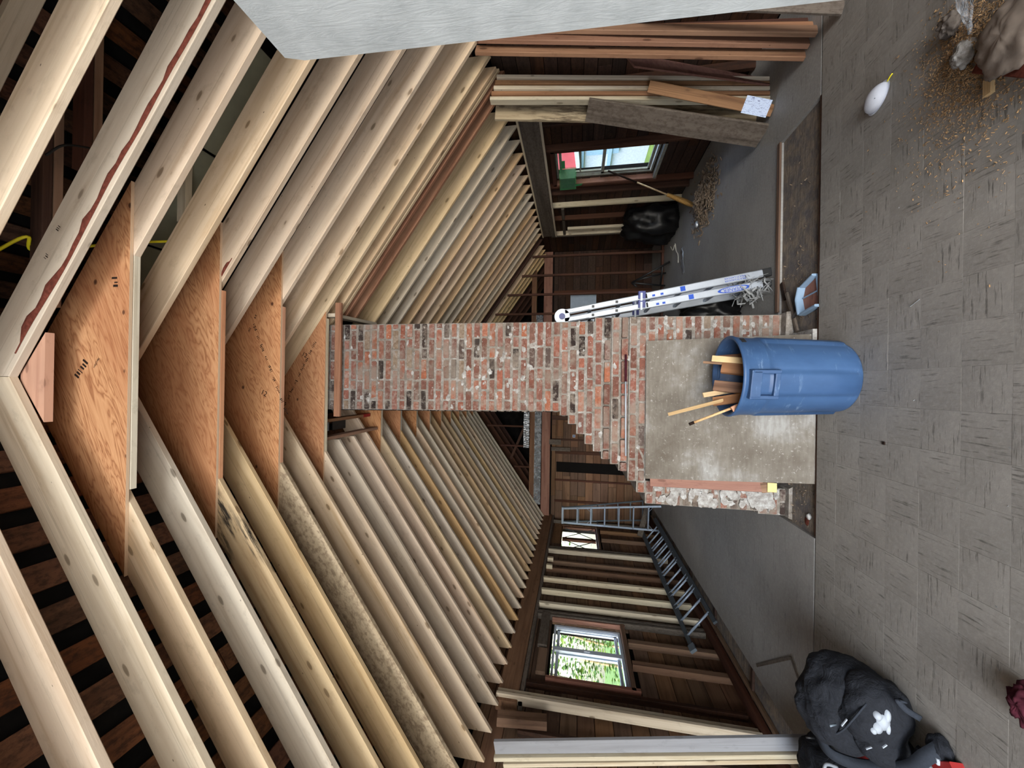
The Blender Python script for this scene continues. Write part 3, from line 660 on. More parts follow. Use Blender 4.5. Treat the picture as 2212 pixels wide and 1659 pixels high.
board('head', (3.70, 5.8, 2.38), (3.70, 6.84, 2.38), .07, .1, (0, 0, 1), 'dark_member', w3)

# ---- the brick chimney
YF = 3.86; CH = .0855
ch = thing('brick_chimney', (-.2, 4.3, 0), 'tall stepped chimney of worn red bricks rising through the rafters', 'chimney')
cor = [(2.06, -.315), (2.04, -.344), (1.96, -.40), (1.87, -.50), (1.79, -.60), (1.70, -.67), (1.62, -.75), (1.53, -.79), (1.45, -.86), (1.36, -.95), (1.28, -1.06), (1.22, -1.165)]
def xleft(z):
    if z > 2.12: return -.275-.045*(z-2.2)/2.5
    for zz, x in cor:
        if z >= zz-.045: return x
    return -1.165
def xright(z): return .665 if z > 1.75 else .705
core = bmesh.new(); flank = bmesh.new(); smear = bmesh.new()
bricks = []
variants = []
for k in range(14):
    bm = bmesh.new(); L = (.215, .105)[k >= 8]*1.; L = .213 if k < 8 else .104
    n = 3 if k < 8 else 2
    # front face outline with worn corners, front pushed out slightly in the middle
    hw, hh = L/2, .0305
    o = [(-hw, -hh+R.uniform(.003, .010)), (-hw+R.uniform(.003, .014), -hh), (0, -hh+R.uniform(-.002, .003)), (hw-R.uniform(.003, .014), -hh), (hw, -hh+R.uniform(.003, .010)), (hw, hh-R.uniform(.003, .010)), (hw-R.uniform(.003, .014), hh), (0, hh+R.uniform(-.003, .002)), (-hw+R.uniform(.003, .014), hh), (-hw, hh-R.uniform(.003, .010))]
    vf = [bm.verts.new((x*.985, -.05+R.uniform(-.002, .002), z*.95)) for x, z in o]; vm = [bm.verts.new((x, -.045, z)) for x, z in o]; vb = [bm.verts.new((x, .05, z)) for x, z in o]
    bm.faces.new(vf); bm.faces.new(vb[::-1])
    for a, b in ((vf, vm), (vm, vb)):
        for i in range(10): bm.faces.new((a[i], b[i], b[(i+1) % 10], a[(i+1) % 10]))
    me = bpy.data.meshes.new('brick'); bmesh.ops.recalc_face_normals(bm, faces=bm.faces); bm.to_mesh(me); bm.free(); me.materials.append(MATS['brick']); variants.append(me)
z = -.03; k = 0; nb = 0
spans = []
while z < 4.95:
    zt = z+CH
    xl, xr = xleft(z+CH/2), xright(z+CH/2)
    deep = abs(z-1.60) < .043 or abs(z-1.44) < .043
    segs = [(xl, xr)]
    if z < 1.20: segs = [(xl if z > .22 else -1.19, -.93), (.43, xr)]
    for a, b in segs:
        box(core, (a+.006, YF+(.045 if deep else .005), z-.0005), (b-.006, 4.72, zt+.0005))
        x = a+(0 if k % 2 == 0 else R.choice((.105, .115)))
        row = []
        if x > a: row.append((a, x))
        while x < b-.02:
            L = .225
            if R.random() < .12: L = .118
            e = min(x+L, b)
            if b-e < .06: e = b
            row.append((x, e)); x = e
        if b-a < .32: row = [(a, b)] if k % 2 else [(a, a+(b-a)*R.uniform(.42, .58)), None]
        if row[-1] is None: row = [row[0], (row[0][1], b)]
        for p, q in row:
            w = q-p
            me = R.choice(variants[:8]) if w > .15 else R.choice(variants[8:])
            base = .213 if w > .15 else .104
            M = Matrix.Translation(((p+q)/2, YF+.05+R.uniform(-.004, .004), z+CH/2+R.uniform(-.002, .002))) @ Matrix.Rotation(R.uniform(-.012, .012), 4, 'Y') @ Matrix.Diagonal(((w-R.uniform(.014, .026))/base, 1, R.uniform(.90, 1.04), 1))
            nb += 1
            if nb <= 300: share('brick', me, ch, M)
            else:
                t2 = me.copy(); t2.transform(M); smear.from_mesh(t2); bpy.data.meshes.remove(t2)
        # header bricks showing on the two flanks
        for sx, xe_ in ((-1, a), (1, b)):
            if (z < 1.2) and ((sx == 1 and xe_ < 0) or (sx == -1 and xe_ > 0)): continue
            y = YF+.11
            while y < 4.66:
                e = y+(.213 if R.random() < .8 else .105)
                box(flank, (xe_-.012, y+.008, z+.011), (xe_+.012, min(e, 4.7)-.008, zt-.011)); y = e+.012
    if z < 1.2: box(core, (-.95, 4.45, z-.0005), (.45, 4.7, zt+.0005))
    z = zt; k += 1
bmobj('mortar_core', core, 'mortar', ch)
if len(smear.verts): part(bmobj('upper_bricks', smear, 'brick', ch), None, 'stuff')
part(bmobj('flank_bricks', flank, 'brick', ch), 'bricks on the sides of the stack', 'stuff')
# lumps of old mortar squeezed over the faces
bm = bmesh.new()
for q in range(150):
    z = R.choice((R.uniform(.1, 1.2), R.uniform(1.2, 4.6), R.uniform(2.4, 3.2))); a, b = xleft(z), xright(z)
    x = R.uniform(a+.03, b-.03)
    if z < 1.2 and -.93 < x < .43: x = R.choice((R.uniform(-1.12, -.97), R.uniform(.47, .68)))
    s = R.uniform(.012, .038); n = 9; c0 = bm.verts.new((x, YF-.011-R.uniform(0, .004), z)); rg = []
    for i in range(n):
        rr_ = s*R.uniform(.6, 1.25); rg.append(bm.verts.new((x+rr_*1.3*math.cos(2*PI*i/n), YF+.006, z+rr_*.8*math.sin(2*PI*i/n))))
    for i in range(n): bm.faces.new((c0, rg[i], rg[(i+1) % n]))
part(bmobj('mortar_smears', bm, 'mortar_white', ch, None, True), 'pale mortar smeared over the bricks', 'stuff')
# thick whitewash left on the left-hand pier
bm = bmesh.new()
for q in range(60):
    x, z = R.uniform(-1.12, -.97), R.uniform(.05, 1.15) if q % 3 else R.uniform(.1, .8); sx, sz = R.uniform(.025, .075), R.uniform(.02, .055); n = 11; yy = YF-.010-.0006*(q % 9)
    rg = []
    for i in range(n):
        k_ = R.uniform(.65, 1.15); rg.append((min(-.94, max(-1.16, x+sx*k_*math.cos(2*PI*i/n))), z+sz*k_*math.sin(2*PI*i/n)))
    ft = [bm.verts.new((p[0], yy-R.uniform(0, .004), p[1])) for p in rg]; bk = [bm.verts.new((p[0], YF+.006, p[1])) for p in rg]
    bm.faces.new(ft)
    for i in range(n): bm.faces.new((ft[i], bk[i], bk[(i+1) % n], ft[(i+1) % n]))
part(bmobj('whitewash', bm, 'mortar_white', ch), 'thick flaking whitewash on the left pier', 'stuff')
prism('footing', [(-1.20, -.03), (-.9, -.03), (-.92, .0), (-1.19, .0)], 3.8, 4.2, 'mortar', ch)
prism('footing', [(.42, -.03), (.72, -.03), (.71, .05), (.43, .06)], 3.78, 4.2, 'mortar', ch)
prism('hearth_lip', [(.40, -.03), (.5, -.03), (.5, .03), (.40, .03)], 3.43, 3.8, 'mortar_white', ch)
# ---- things at the fireplace
pts = [(-.775, 3.440, -.03), (.46, 3.440, -.03), (.448, 3.800, 1.272), (-.895, 3.800, 1.262)]
nn = Vector((0, -.96, .26))*.012
bm = bmesh.new(); vs = [bm.verts.new(p) for p in pts]+[bm.verts.new(Vector(p)+nn) for p in pts]
for q in ((3, 2, 1, 0), (4, 5, 6, 7), (0, 1, 5, 4), (1, 2, 6, 5), (2, 3, 7, 6), (3, 0, 4, 7)): bm.faces.new([vs[i] for i in q])
tag(bmobj('plywood_sheet', bm, 'grey_plywood'), 'weathered grey plywood sheet leaning over the fireplace opening', 'plywood')
tag(board('plank', (-.885, 3.80, 1.22), (-.835, 3.63, .30), .165, .03, (1, 0, 0), 'red_plank'), 'reddish varnished plank sticking out behind the left edge of the grey plywood', 'plank')
t = thing('lumber_offcut', (-.80, 3.68, .22), 'short lumber block with a yellow cut end under the reddish plank', 'wood')
board('block', (-.88, 3.66, .305), (-.86, 3.64, .215), .09, .09, (1, 0, 0), 'scrap_brown', t); boxobj('cut_end', (-.905, 3.59, .2), (-.825, 3.597, .275), 'yellow_paint', t)
t = thing('marker_rod', (-.2, 3.835, 1.455), 'thin white rod with a red end lying along the chimney ledge', 'rod')
tubeobj('rod', [(.05, 3.832, 1.458), (-.69, 3.832, 1.447)], .008, 'white_patch', t); part(tubeobj('red_end', [(.32, 3.832, 1.461), (.05, 3.832, 1.458)], .011, 'red_cloth', t), 'dark red end')
# ---- trash can
t = thing('trash_can', (.093, 3.16, 0), 'round blue plastic trash can full of wood scraps before the grey plywood', 'trash can')
def can_r(a, z):
    r = .256+.034*z/.66
    d = lambda c: abs((a-c+PI) % (2*PI)-PI)
    if .03 < z < .60:
        p = min(d(-PI/2-.20+i*PI/2) for i in range(4)); e = max(0, min(1, (.33-p)/.018)); r += .017*e
        for i in range(4):
            for o in (-.33, .33):
                if d(-PI/2-.20+i*PI/2+o) < .03: r -= .004
    if z >= .60: r = .297+.006*(z-.60)/.17
    return r
prof = [(.0, .02, -1), (.0, .0, 0)]
zs = [.0, .012, .03, .045, .2, .35, .5, .565, .585, .60, .61, .70, .755, .765, .775, .782]
n = 96; v, f = [], []
for z in zs:
    for i in range(n):
        a = 2*PI*i/n; r = can_r(a, z)
        if z == 0: r -= .016
        if z == .012: r -= .004
        if z > .75: r += (.010, .014, .012, .004)[zs.index(z)-12]
        v.append((r*math.cos(a), r*math.sin(a), z))
for z in (.775, .5, .2, .02):
    for i in range(n): a = 2*PI*i/n; r = (.256+.034*min(z, .66)/.66+(.006 if z > .7 else 0))-.004; v.append((r*math.cos(a), r*math.sin(a), z))
m = len(zs)+4
for j in range(m-1):
    for i in range(n): f.append((j*n+i, j*n+(i+1) % n, (j+1)*n+(i+1) % n, (j+1)*n+i))
f.append(tuple(range(n-1, -1, -1))); f.append(tuple(range((m-1)*n, m*n)))
meshobj('body', v, f, 'plastic_blue', t, Matrix.Translation((.093, 3.16, 0)), True)
for hname, a0 in (('handle', -PI/2-.20), ('handle', PI/2-.20)):
    Mh = Matrix.Translation((.093, 3.16, 0)) @ Matrix.Rotation(a0, 4, 'Z')
    bm = bmesh.new()
    for lo, hi in (((.28, -.105, .725), (.345, .105, .745)), ((.28, -.105, .55), (.330, -.078, .735)), ((.28, .078, .55), (.330, .105, .735)), ((.28, -.09, .55), (.325, .09, .585)), ((.330, -.09, .675), (.347, .09, .745))): box(bm, lo, hi)
    o = bmobj(hname, bm, 'plastic_blue', t, Mh); bv = o.modifiers.new('b', 'BEVEL'); bv.width = .006; bv.segments = 2
bm = bmesh.new(); box(bm, (.309, -.03, .715), (.3125, .03, .745)); bmobj('rim_label', bm, 'black_ink', t, Matrix.Translation((.093, 3.16, 0)) @ Matrix.Rotation(-.55, 4, 'Z'))
G1 = 'wood scraps in the blue trash can'
for nm, p0, p1, w, tk, m, lb in (
    ('wood_strip', (.02, 3.10, .45), (-.225, 3.24, 1.19), .028, .014, 'scrap_pale', 'longest thin pale strip sticking out of the blue can, leaning left'),
    ('lumber_offcut', (.12, 3.05, .5), (.165, 3.20, .80), .09, .05, 'scrap_brown', 'thick brown block standing upright in the middle of the blue can'),
    ('lumber_offcut', (-.02, 3.02, .52), (.02, 3.24, .84), .085, .035, 'scrap_brown', 'split brown board lying in the can below the thick block'),
    ('lumber_offcut', (-.04, 2.98, .56), (-.11, 3.22, .85), .07, .03, 'scrap_brown', 'pale-edged brown board nearest the left rim of the can'),
    ('wood_strip', (.02, 3.28, .5), (-.06, 3.22, .93), .04, .015, 'scrap_pale', 'short pale pointed strip bent over the far rim of the can'),
    ('wood_strip', (.19, 3.02, .5), (.235, 3.18, .88), .05, .014, 'scrap_pale', 'pale flat strip at the right side of the blue can'),
    ('wood_strip', (.16, 3.04, .5), (.21, 3.26, .92), .02, .012, 'scrap_brown', 'splintered thin brown strip beside the pale flat strip in the can'),
    ('lumber_offcut', (.26, 3.16, .5), (.24, 3.32, .82), .05, .03, 'red_wood', 'reddish offcut at the right rear rim of the can'),
    ('lumber_offcut', (.0, 2.98, .5), (-.16, 3.02, .79), .04, .03, 'pink_wood', 'small pinkish offcut at the lower left rim of the can')):
    tag(board(nm, p0, p1, w, tk, (1, .3, 0), m), lb, 'wood', G1)
t = thing('wood_dowel', (-.15, 3.06, .8), 'thin yellow stick with a dark tip below the longest strip in the can', 'wood', G1)
tubeobj('stick', [(-.02, 3.02, .5), (-.272, 3.10, 1.03)], .010, 'scrap_pale', t); part(tubeobj('tip', [(-.272, 3.10, 1.03), (-.289, 3.105, 1.065)], .012, 'ink', t), 'dark brown tip')
tag(meshobj('rubbish_fill', [(.093+.27*math.cos(2*PI*i/24), 3.16+.27*math.sin(2*PI*i/24), .5+.05*math.sin(i*1.7)) for i in range(24)]+[(.093, 3.16, .58)], [(i, (i+1) % 24, 24) for i in range(24)], 'scrap_brown'), 'brown wood rubbish filling the blue trash can', 'rubbish', None, 'stuff')

# ---- folded aluminium ladder beside the chimney
t = thing('folding_ladder', (1.16, 4.3, 0), 'folded aluminium multi-position ladder leaning on the right of the chimney', 'ladder')
YA, YB = 4.18, 4.60
def lpt(x0, x1, s, y): return (x0+(x1-x0)*s, y, .01+2.10*s)
up = (1, 0, 0)
for y in (YA, YB):
    for nm, x0, x1 in (('outer_rail', 1.195, .815), ('inner_rail', 1.085, .725)):
        s0 = .0 if x0 > 1.1 else .0
        r_ = board(nm, lpt(x0, x1, s0, y), lpt(x0, x1, .985, y), .062, .026, up, 'aluminium', t, .008)
        board('lower_rail', lpt(x0, x1, .02, y-.006), lpt(x0, x1, .60, y-.006), .076, .030, up, 'aluminium', r_, .008)
        board('rubber_foot', lpt(x0, x1, -.004, y), lpt(x0, x1, .035, y), .082, .045, up, 'black_plastic', r_, .006)
    bm = bmesh.new(); a, b = Vector(lpt(.77, .77, 1., y-.022)), Vector(lpt(.77, .77, 1., y+.022)); tube(bm, [a, b], .085, 28); hinge = bmobj('hinge', bm, 'aluminium', t, None, False)
    bm = bmesh.new(); tube(bm, [a+Vector((0, -.018, 0)), a], .034, 20); part(bmobj('hinge_knob', bm, 'blue_knob', hinge), 'dark blue hinge knob')
    for x0, x1 in ((1.195, .815), (1.085, .725)):
        board('hinge_arm', lpt(x0, x1, .86, y-.004), lpt(x0, x1, .985, y-.004), .055, .036, up, 'aluminium', hinge, .008)
        p = lpt(x0, x1, .60, y-.02); lk = boxobj('lock', (p[0]-.02, p[1]-.012, p[2]-.045), (p[0]+.06, p[1]+.03, p[2]+.03), 'blue_knob', t); boxobj('lock_lever', (p[0]-.045, p[1]-.022, p[2]-.012), (p[0]+.04, p[1]-.013, p[2]+.01), 'vinyl', lk)
        for s in (.72, .84): q = lpt(x0, x1, s, y-.013); boxobj('bolt_head', (q[0]-.014, q[1]-.006, q[2]-.014), (q[0]+.014, q[1]+.0, q[2]+.014), 'black_plastic', hinge)
        for i in range(6): q = lpt(x0, x1, .955-.008*(i % 3), y-.023); boxobj('rivet', (q[0]-.02+.02*(i//3)-.003, q[1]-.003, q[2]-.003), (q[0]-.02+.02*(i//3)+.003, q[1], q[2]+.003), 'ladder_grey', hinge)
for i in range(6):
    s = .08+.155*i
    for x0, x1 in ((1.195, .815), (1.085, .725)):
        p, q = lpt(x0, x1, s, YA), lpt(x0, x1, s, YB); board('rung', (p[0], p[1], p[2]), (q[0], q[1], q[2]), .035, .028, (0, 0, 1), 'aluminium_dull', t, .006)
dv = (Vector(lpt(1.085, .725, 1, YA))-Vector(lpt(1.085, .725, 0, YA))).normalized(); lf = Vector((-dv.z, 0, dv.x))
def decal(nm, x0, x1, s, lo, w, L, mat):
    p = Vector(lpt(x0, x1, s, YA-.0222))+lf*lo; return board(nm, p-dv*L/2, p+dv*L/2, w, .0006, lf, mat, t, 0)
for x0, x1, s in ((1.195, .815, .40), (1.085, .725, .36)): decal('blue_square', x0, x1, s, 0, .05, .05, 'blue_mark')
v = []; cpt = Vector(lpt(1.085, .725, .165, YA-.0224)); ring = []
for rr_ in (1., .80):
    for i in range(36): a = 2*PI*i/36; v.append(cpt+dv*(.155*math.cos(a)*rr_*(1 if rr_ == 1 else 1.02))+lf*(.031*math.sin(a)*rr_))
meshobj('logo_oval', v, [(i, (i+1) % 36, 36+(i+1) % 36, 36+i) for i in range(36)], 'blue_mark', t)
text('logo_lettering', 'WERNER', cpt, dv, lf, .05, 'blue_mark', t, .0012, .20)
for lo in (.013, -.013): text('lettering', 'MULTI LADDER', Vector(lpt(1.195, .815, .16, YA-.0222))+lf*lo, dv, lf, .024, 'blue_mark', t, .0012, .2)
for s, x0, x1 in ((.50, 1.195, .815), (.54, 1.195, .815), (.49, 1.085, .725), (.52, 1.085, .725)): decal('sticker', x0, x1, s, .01, .022, .03, 'blue_mark')
for s, x0, x1 in ((.575, 1.195, .815), (.57, 1.085, .725)): decal('sticker', x0, x1, s, 0, .05, .018, 'black_ink')
bm = bmesh.new()
for i in range(150):
    c0 = Vector((R.uniform(.96, 1.14), R.uniform(4.10, 4.5), R.uniform(.02, .26))); d = Vector((R.gauss(0, 1), R.gauss(0, 1), R.gauss(0, .8))).normalized(); s = R.uniform(.03, .10); n_ = d.orthogonal().normalized()*R.uniform(.003, .010); k_ = Vector((R.gauss(0, .03), R.gauss(0, .03), R.gauss(0, .03)))
    a, b, c, e = c0-d*s-n_, c0-d*s+n_, c0+k_+n_, c0+k_-n_; g1, g2 = c0+d*s+n_*.5, c0+d*s-n_*.5
    for p in (a, b, c, e, g1, g2): p.z = max(p.z, .004)
    va = [bm.verts.new(p) for p in (a, b, c, e, g1, g2)]; bm.faces.new(va[:4]); bm.faces.new((va[3], va[2], va[4], va[5]))
tag(bmobj('plastic_shreds', bm, 'rag_grey'), 'tangle of greyish plastic shreds round the foot of the folding ladder', 'plastic', None, 'stuff')
def lump(nm, c, r, mat, amp=.18, fr=2.4, seed=0, flat=.0, nu=40, nv=22, parent=None, xmax=99):
    def fn(u, v_):
        a = 2*PI*u; b = PI*(v_*.98+.01)-PI/2; d = Vector((math.cos(a)*math.cos(b), math.sin(a)*math.cos(b), math.sin(b)))
        k = 1+amp*noise.noise(d*fr+Vector((seed, 0, 0)))+amp*.6*abs(noise.noise(d*fr*2.7+Vector((0, seed, 0))))-amp*.3+amp*.25*noise.noise(d*fr*6+Vector((0, 0, seed)))
        p = Vector((d.x*r[0]*k, d.y*r[1]*k, d.z*r[2]*k)); q = Vector(c)+p; q.z = max(q.z, flat); q.x = min(q.x, xmax); return q
    return blob(nm, fn, nu, nv, mat, parent)
tag(lump('trash_bag', (.98, 4.98, .30), (.24, .3, .36), 'bin_bag', .35, 2.2, 4, .002), 'black plastic bag slumped behind the folding ladder', 'trash bag')
# ---- dustpan and stick
t = thing('dustpan', (.8, 3.54, -.03), 'pale blue plastic dustpan lying beside the trash can hearth', 'dustpan')
P = [(.655, 3.63), (.79, 3.67), (.895, 3.635), (.955, 3.46), (.69, 3.41)]
bm = bmesh.new(); vs = [[bm.verts.new((x, y, z)) for x, y in P] for z in (-.028, -.018)]
bm.faces.new(vs[0][::-1]); bm.faces.new(vs[1])
for i in range(5): bm.faces.new((vs[0][i], vs[0][(i+1) % 5], vs[1][(i+1) % 5], vs[1][i]))
bmobj('tray', bm, 'red_plank', t)
for i, hgt in ((0, .07), (1, .07), (2, .055), (4, .06)):
    a, b = P[i], P[(i+1) % 5]; board('side_wall', (a[0], a[1], hgt/2-.028), (b[0], b[1], hgt/2-.028), hgt, .022, (0, 0, 1), 'pan_blue', t, .006)
board('front_lip', (.955, 3.46, -.012), (.69, 3.41, -.012), .03, .012, (0, 1, 0), 'pan_blue', t, .004); board('divider', (.80, 3.65, -.012), (.82, 3.44, -.012), .012, .01, (0, 0, 1), 'pan_blue', t, .002)
part(board('handle', (.70, 3.65, .015), (.655, 3.76, .005), .035, .02, (1, 0, 0), 'steel_box', t, .008), 'dark grey handle')
tag(board('wood_stick', (.52, 3.71, -.005), (.90, 3.86, .012), .035, .02, (0, 1, 0), 'plank_grey'), 'thin weathered stick between the dustpan and the chimney foot', 'stick')
tag(board('wood_stick', (.86, 3.93, -.015), (1.03, 4.0, -.015), .05, .02, (0, 1, 0), 'old_brown'), 'short broken brown stick at the ladder side of the trench', 'stick')
def chips(nm, n, fn, size, mat, label, cat, seed=0):
    r = random.Random(seed); bm = bmesh.new()
    for i in range(n):
        x, y, z = fn(r); s = size*r.uniform(.4, 1.5); M = Matrix.Translation((x, y, z)) @ Matrix.Rotation(r.uniform(0, 6.3), 4, 'Z') @ Matrix.Rotation(r.gauss(0, .4), 4, 'X') @ Matrix.Rotation(r.gauss(0, .4), 4, 'Y')
        box(bm, (-s, -s*r.uniform(.15, .6), -s*.12), (s, s*.3, s*.12), M)
    return tag(bmobj(nm, bm, mat), label, cat, None, 'stuff')
chips('hearth_debris', 260, lambda r: (r.choice((r.uniform(-1.2, 2.4), r.uniform(-1.2, -.8), r.uniform(.6, 1.2))), r.uniform(3.45, 4.0), -.026+.006*r.random()), .009, 'rubble', 'crumbs of mortar and wood scattered in the hearth trench', 'debris', 1)
chips('floor_debris', 150, lambda r: (r.uniform(-2.6, 3.0), r.uniform(1.95, 7), .0025), .0035, 'rag_grey', 'tiny pale chips scattered over the grey floor', 'debris', 2)
tag(lump('mortar_chunk', (-1.075, 3.52, -.012), (.03, .02, .018), 'mortar_white', .3, 2, 3, -.03, 12, 8), 'small white mortar chunk near the hearth corner', 'rubble'); tag(lump('rusty_disc', (-1.13, 3.57, -.024), (.04, .03, .006), 'bark', .15, 2, 5, -.03, 14, 6), 'rusty round lid lying near the white mortar chunk', 'lid')
tag(board('nail', (.50, 2.56, .003), (.53, 2.50, .003), .004, .004, (0, 0, 1), 'rag_grey'), 'thin pale nail on the floor right of the can', 'nail')
tag(boxobj('wood_chip', (-.345, 2.73, 0), (-.325, 2.75, .006), 'ink'), 'dark wood chip on the floor left of the can', 'chip')
# ---- dust mask
t = thing('dust_mask', (1.93, 2.82, 0), 'white cupped dust mask lying on the grey floor', 'mask')
ax = Vector((.10, -.14, 0)).normalized(); sx = Vector((ax.y, -ax.x, 0))
def mk(u, v_):
    a = 2*PI*u; rr_ = math.sin(v_*PI/2); q = Vector((1.93, 2.815, .004)); tip = 1-.10*math.cos(2*a)
    p = q+ax*(.088*rr_*math.cos(a))+sx*(.062*rr_*math.sin(a)*tip); p.z += .062*math.cos(v_*PI/2)**.8+.002; return p
blob('cup', mk, 36, 12, 'mask_white', t)
v = []
for rr_ in (.98, 1.12):
    for i in range(36): a = 2*PI*i/36; q = Vector((1.93, 2.815, .006))+ax*(.088*rr_*math.cos(a))+sx*(.062*rr_*math.sin(a)); v.append(q)
meshobj('rim', v, [(i, (i+1) % 36, 36+(i+1) % 36, 36+i) for i in range(36)], 'mask_white', t)
part(tubeobj('strap', curve([Vector((1.93, 2.815, .008))+ax*.09, Vector((1.93, 2.815, .01))+ax*.115+sx*.004, Vector((1.93, 2.815, .004))+ax*.13], 4), .004, 'yellow_cord', t), 'yellow elastic strap')
q = Vector((1.93, 2.815, .0))+sx*.03+ax*.015; bm = bmesh.new()
for i in range(3): box(bm, (q.x-.012+.009*i, q.y-.012, .052), (q.x-.008+.009*i, q.y+.012, .056))
bmobj('print', bm, 'ladder_grey', t)
# ---- sawdust heap, film, board by the right front corner
def heap(r):
    while 1:
        x, y = r.gauss(1.72, .16), r.gauss(2.22, .12)
        if r.random() < .35: x, y = r.gauss(1.6, .28), r.gauss(2.2, .2)
        z = .05*math.exp(-((x-1.8)**2+(y-2.2)**2)/.02)
        return x, y, .003+z*r.random()
chips('sawdust_heap', 6000, heap, .0045, 'sawdust', 'heap of tan sawdust and wood chips beside the clear plastic film', 'sawdust', 3)
tag(lump('plaster_lump', (1.72, 2.24, .03), (.07, .05, .04), 'mortar', .3, 2, 9, .001), 'grey crumbling lump on the sawdust heap', 'lump')
tag(lump('plaster_lump', (1.93, 2.30, .03), (.06, .05, .05), 'plank_grey', .4, 2.5, 19, .001), 'dark grey lump at the far edge of the sawdust heap', 'lump')
tag(boxobj('wood_block', (1.43, 2.12, 0), (1.51, 2.16, .02), 'scrap_pale'), 'small tan wood block on the edge of the sawdust', 'wood')
tag(board('plank', (1.62, 2.14, .03), (1.36, 1.86, .03), .13, .03, (1, -1, 0), 'bark'), 'dark reddish board under the grey rag by the sawdust', 'plank')
tag(lump('rag', (1.60, 2.0, .05), (.17, .14, .055), 'rag_brown', .3, 2.2, 29, .035), 'crumpled grey brown rag on the sawdust heap', 'rag')
v, f = [], []
for i in range(13):
    for j in range(9):
        a, b = i/12, j/8; x = 1.78+.24*a-.0*b; y = 2.20+(.16*(b-.5)*a)-.10*a; v.append((x, y, .03+.10*a+.025*noise.noise((a*5, b*6, 1))+.02*abs(math.sin(b*9+a*3))))
for i in range(12):
    for j in range(8): f.append((i*9+j, i*9+j+1, (i+1)*9+j+1, (i+1)*9+j))
tag(meshobj('plastic_film', v, f, 'plastic_film', None, None, True), 'shiny clear plastic film over the sawdust heap', 'plastic')
# ---- backpack
t = thing('backpack', (-2.03, 2.86, 0), 'bulging black backpack with white marks slumped on the floor', 'backpack')
def bp(c, r, e=2.6, am=.05, sd=0, tilt=0):
    def fn(u, v_):
        a = 2*PI*u; b = PI*(v_*.98+.01)-PI/2
        sg = lambda q, p: math.copysign(abs(q)**p, q); k = 2/e
        d = Vector((sg(math.cos(a), k)*sg(math.cos(b), k), sg(math.sin(a), k)*sg(math.cos(b), k), sg(math.sin(b), k)))
        q = 1+am*noise.noise(d*2.2+Vector((sd, 0, 0)))+am*.5*noise.noise(d*5+Vector((sd, 1, 0)))
        p = Vector((d.x*r[0]*q, d.y*r[1]*q, d.z*r[2]*q)); p = Matrix.Rotation(tilt, 3, 'Y') @ p; p += Vector(c); p.z = max(p.z, .003); return p
    return fn
MT = .0
blob('main_compartment', bp((-2.03, 2.92, .21), (.27, .19, .235), 2.5, .10, 3, .25), 48, 26, 'black_fabric', t)
blob('front_pocket', bp((-1.93, 2.76, .16), (.19, .14, .17), 2.5, .08, 7, .3), 40, 22, 'black_fabric', t)
blob('side_pocket', bp((-2.10, 2.72, .13), (.11, .10, .14), 2.3, .08, 9, .2), 30, 18, 'black_fabric', t)
for nm, pts, r_ in (('zipper', [(-2.17, 2.80, .36), (-2.05, 2.715, .345), (-1.93, 2.66, .325), (-1.83, 2.66, .26)], .005),):
    tubeobj(nm, curve(pts, 6), r_, 'strap_fabric', t, 6)
v = []; f = []
c0 = Vector((-1.815, 2.655, .235))
for k, (du, dw, ru, rw) in enumerate(((0, 0, .034, .028), (.028, .022, .02, .017), (-.026, .026, .019, .017), (.02, -.036, .018, .022), (-.022, -.028, .015, .014), (.0, .05, .012, .02))):
    pass
def patch(nm, cx, cz, rx, rz, y):
    n = 14; v = [(cx, y-.006, cz)]+[(cx+rx*math.cos(2*PI*i/n), y+.0, cz+rz*math.sin(2*PI*i/n)) for i in range(n)]+[(cx+rx*math.cos(2*PI*i/n), y+.02, cz+rz*math.sin(2*PI*i/n)) for i in range(n)]
    return v, [(0, 1+i, 1+(i+1) % n) for i in range(n)]+[(1+i, 1+n+i, 1+n+(i+1) % n, 1+(i+1) % n) for i in range(n)]
V2, F2 = [], []
for cx, cz, rx, rz in ((-1.90, .20, .042, .032), (-1.935, .225, .03, .022), (-1.87, .225, .022, .018), (-1.86, .18, .034, .014), (-1.93, .175, .03, .013), (-1.955, .245, .016, .014)):
    a, b = patch('', cx, cz, rx, rz, 2.622-abs(cx+1.92)*.05); o_ = len(V2); V2 += a; F2 += [tuple(i+o_ for i in q) for q in b]
part(meshobj('paint_mark', V2, F2, 'white_patch', t, None, True), 'white paint mark')
for p, q in (((-1.98, 2.66, .385), (-1.93, 2.65, .365)), ((-2.08, 2.645, .27), (-2.06, 2.64, .245)), ((-2.02, 2.60, .22), (-2.0, 2.60, .20))): board('paint_fleck', p, q, .008, .006, (0, 1, 0), 'white_patch', t, .001)
ups = (0, -.6, 1)
ribbon('shoulder_strap', curve([(-2.26, 2.78, .33), (-2.32, 2.70, .31), (-2.30, 2.62, .22), (-2.20, 2.51, .15), (-2.06, 2.38, .115), (-1.93, 2.31, .095), (-1.86, 2.29, .05)], 7), ups, .062, .016, 'strap_fabric', t)
ribbon('shoulder_strap', curve([(-2.30, 2.80, .26), (-2.41, 2.76, .16), (-2.38, 2.68, .08), (-2.26, 2.56, .04), (-2.1, 2.46, .03), (-1.98, 2.40, .03)], 7), ups, .06, .016, 'black_fabric', t)
ribbon('grab_handle', curve([(-1.80, 2.40, .05), (-1.76, 2.40, .12), (-1.72, 2.41, .15), (-1.70, 2.37, .15)], 6), (0, 1, 0), .03, .01, 'strap_fabric', t)
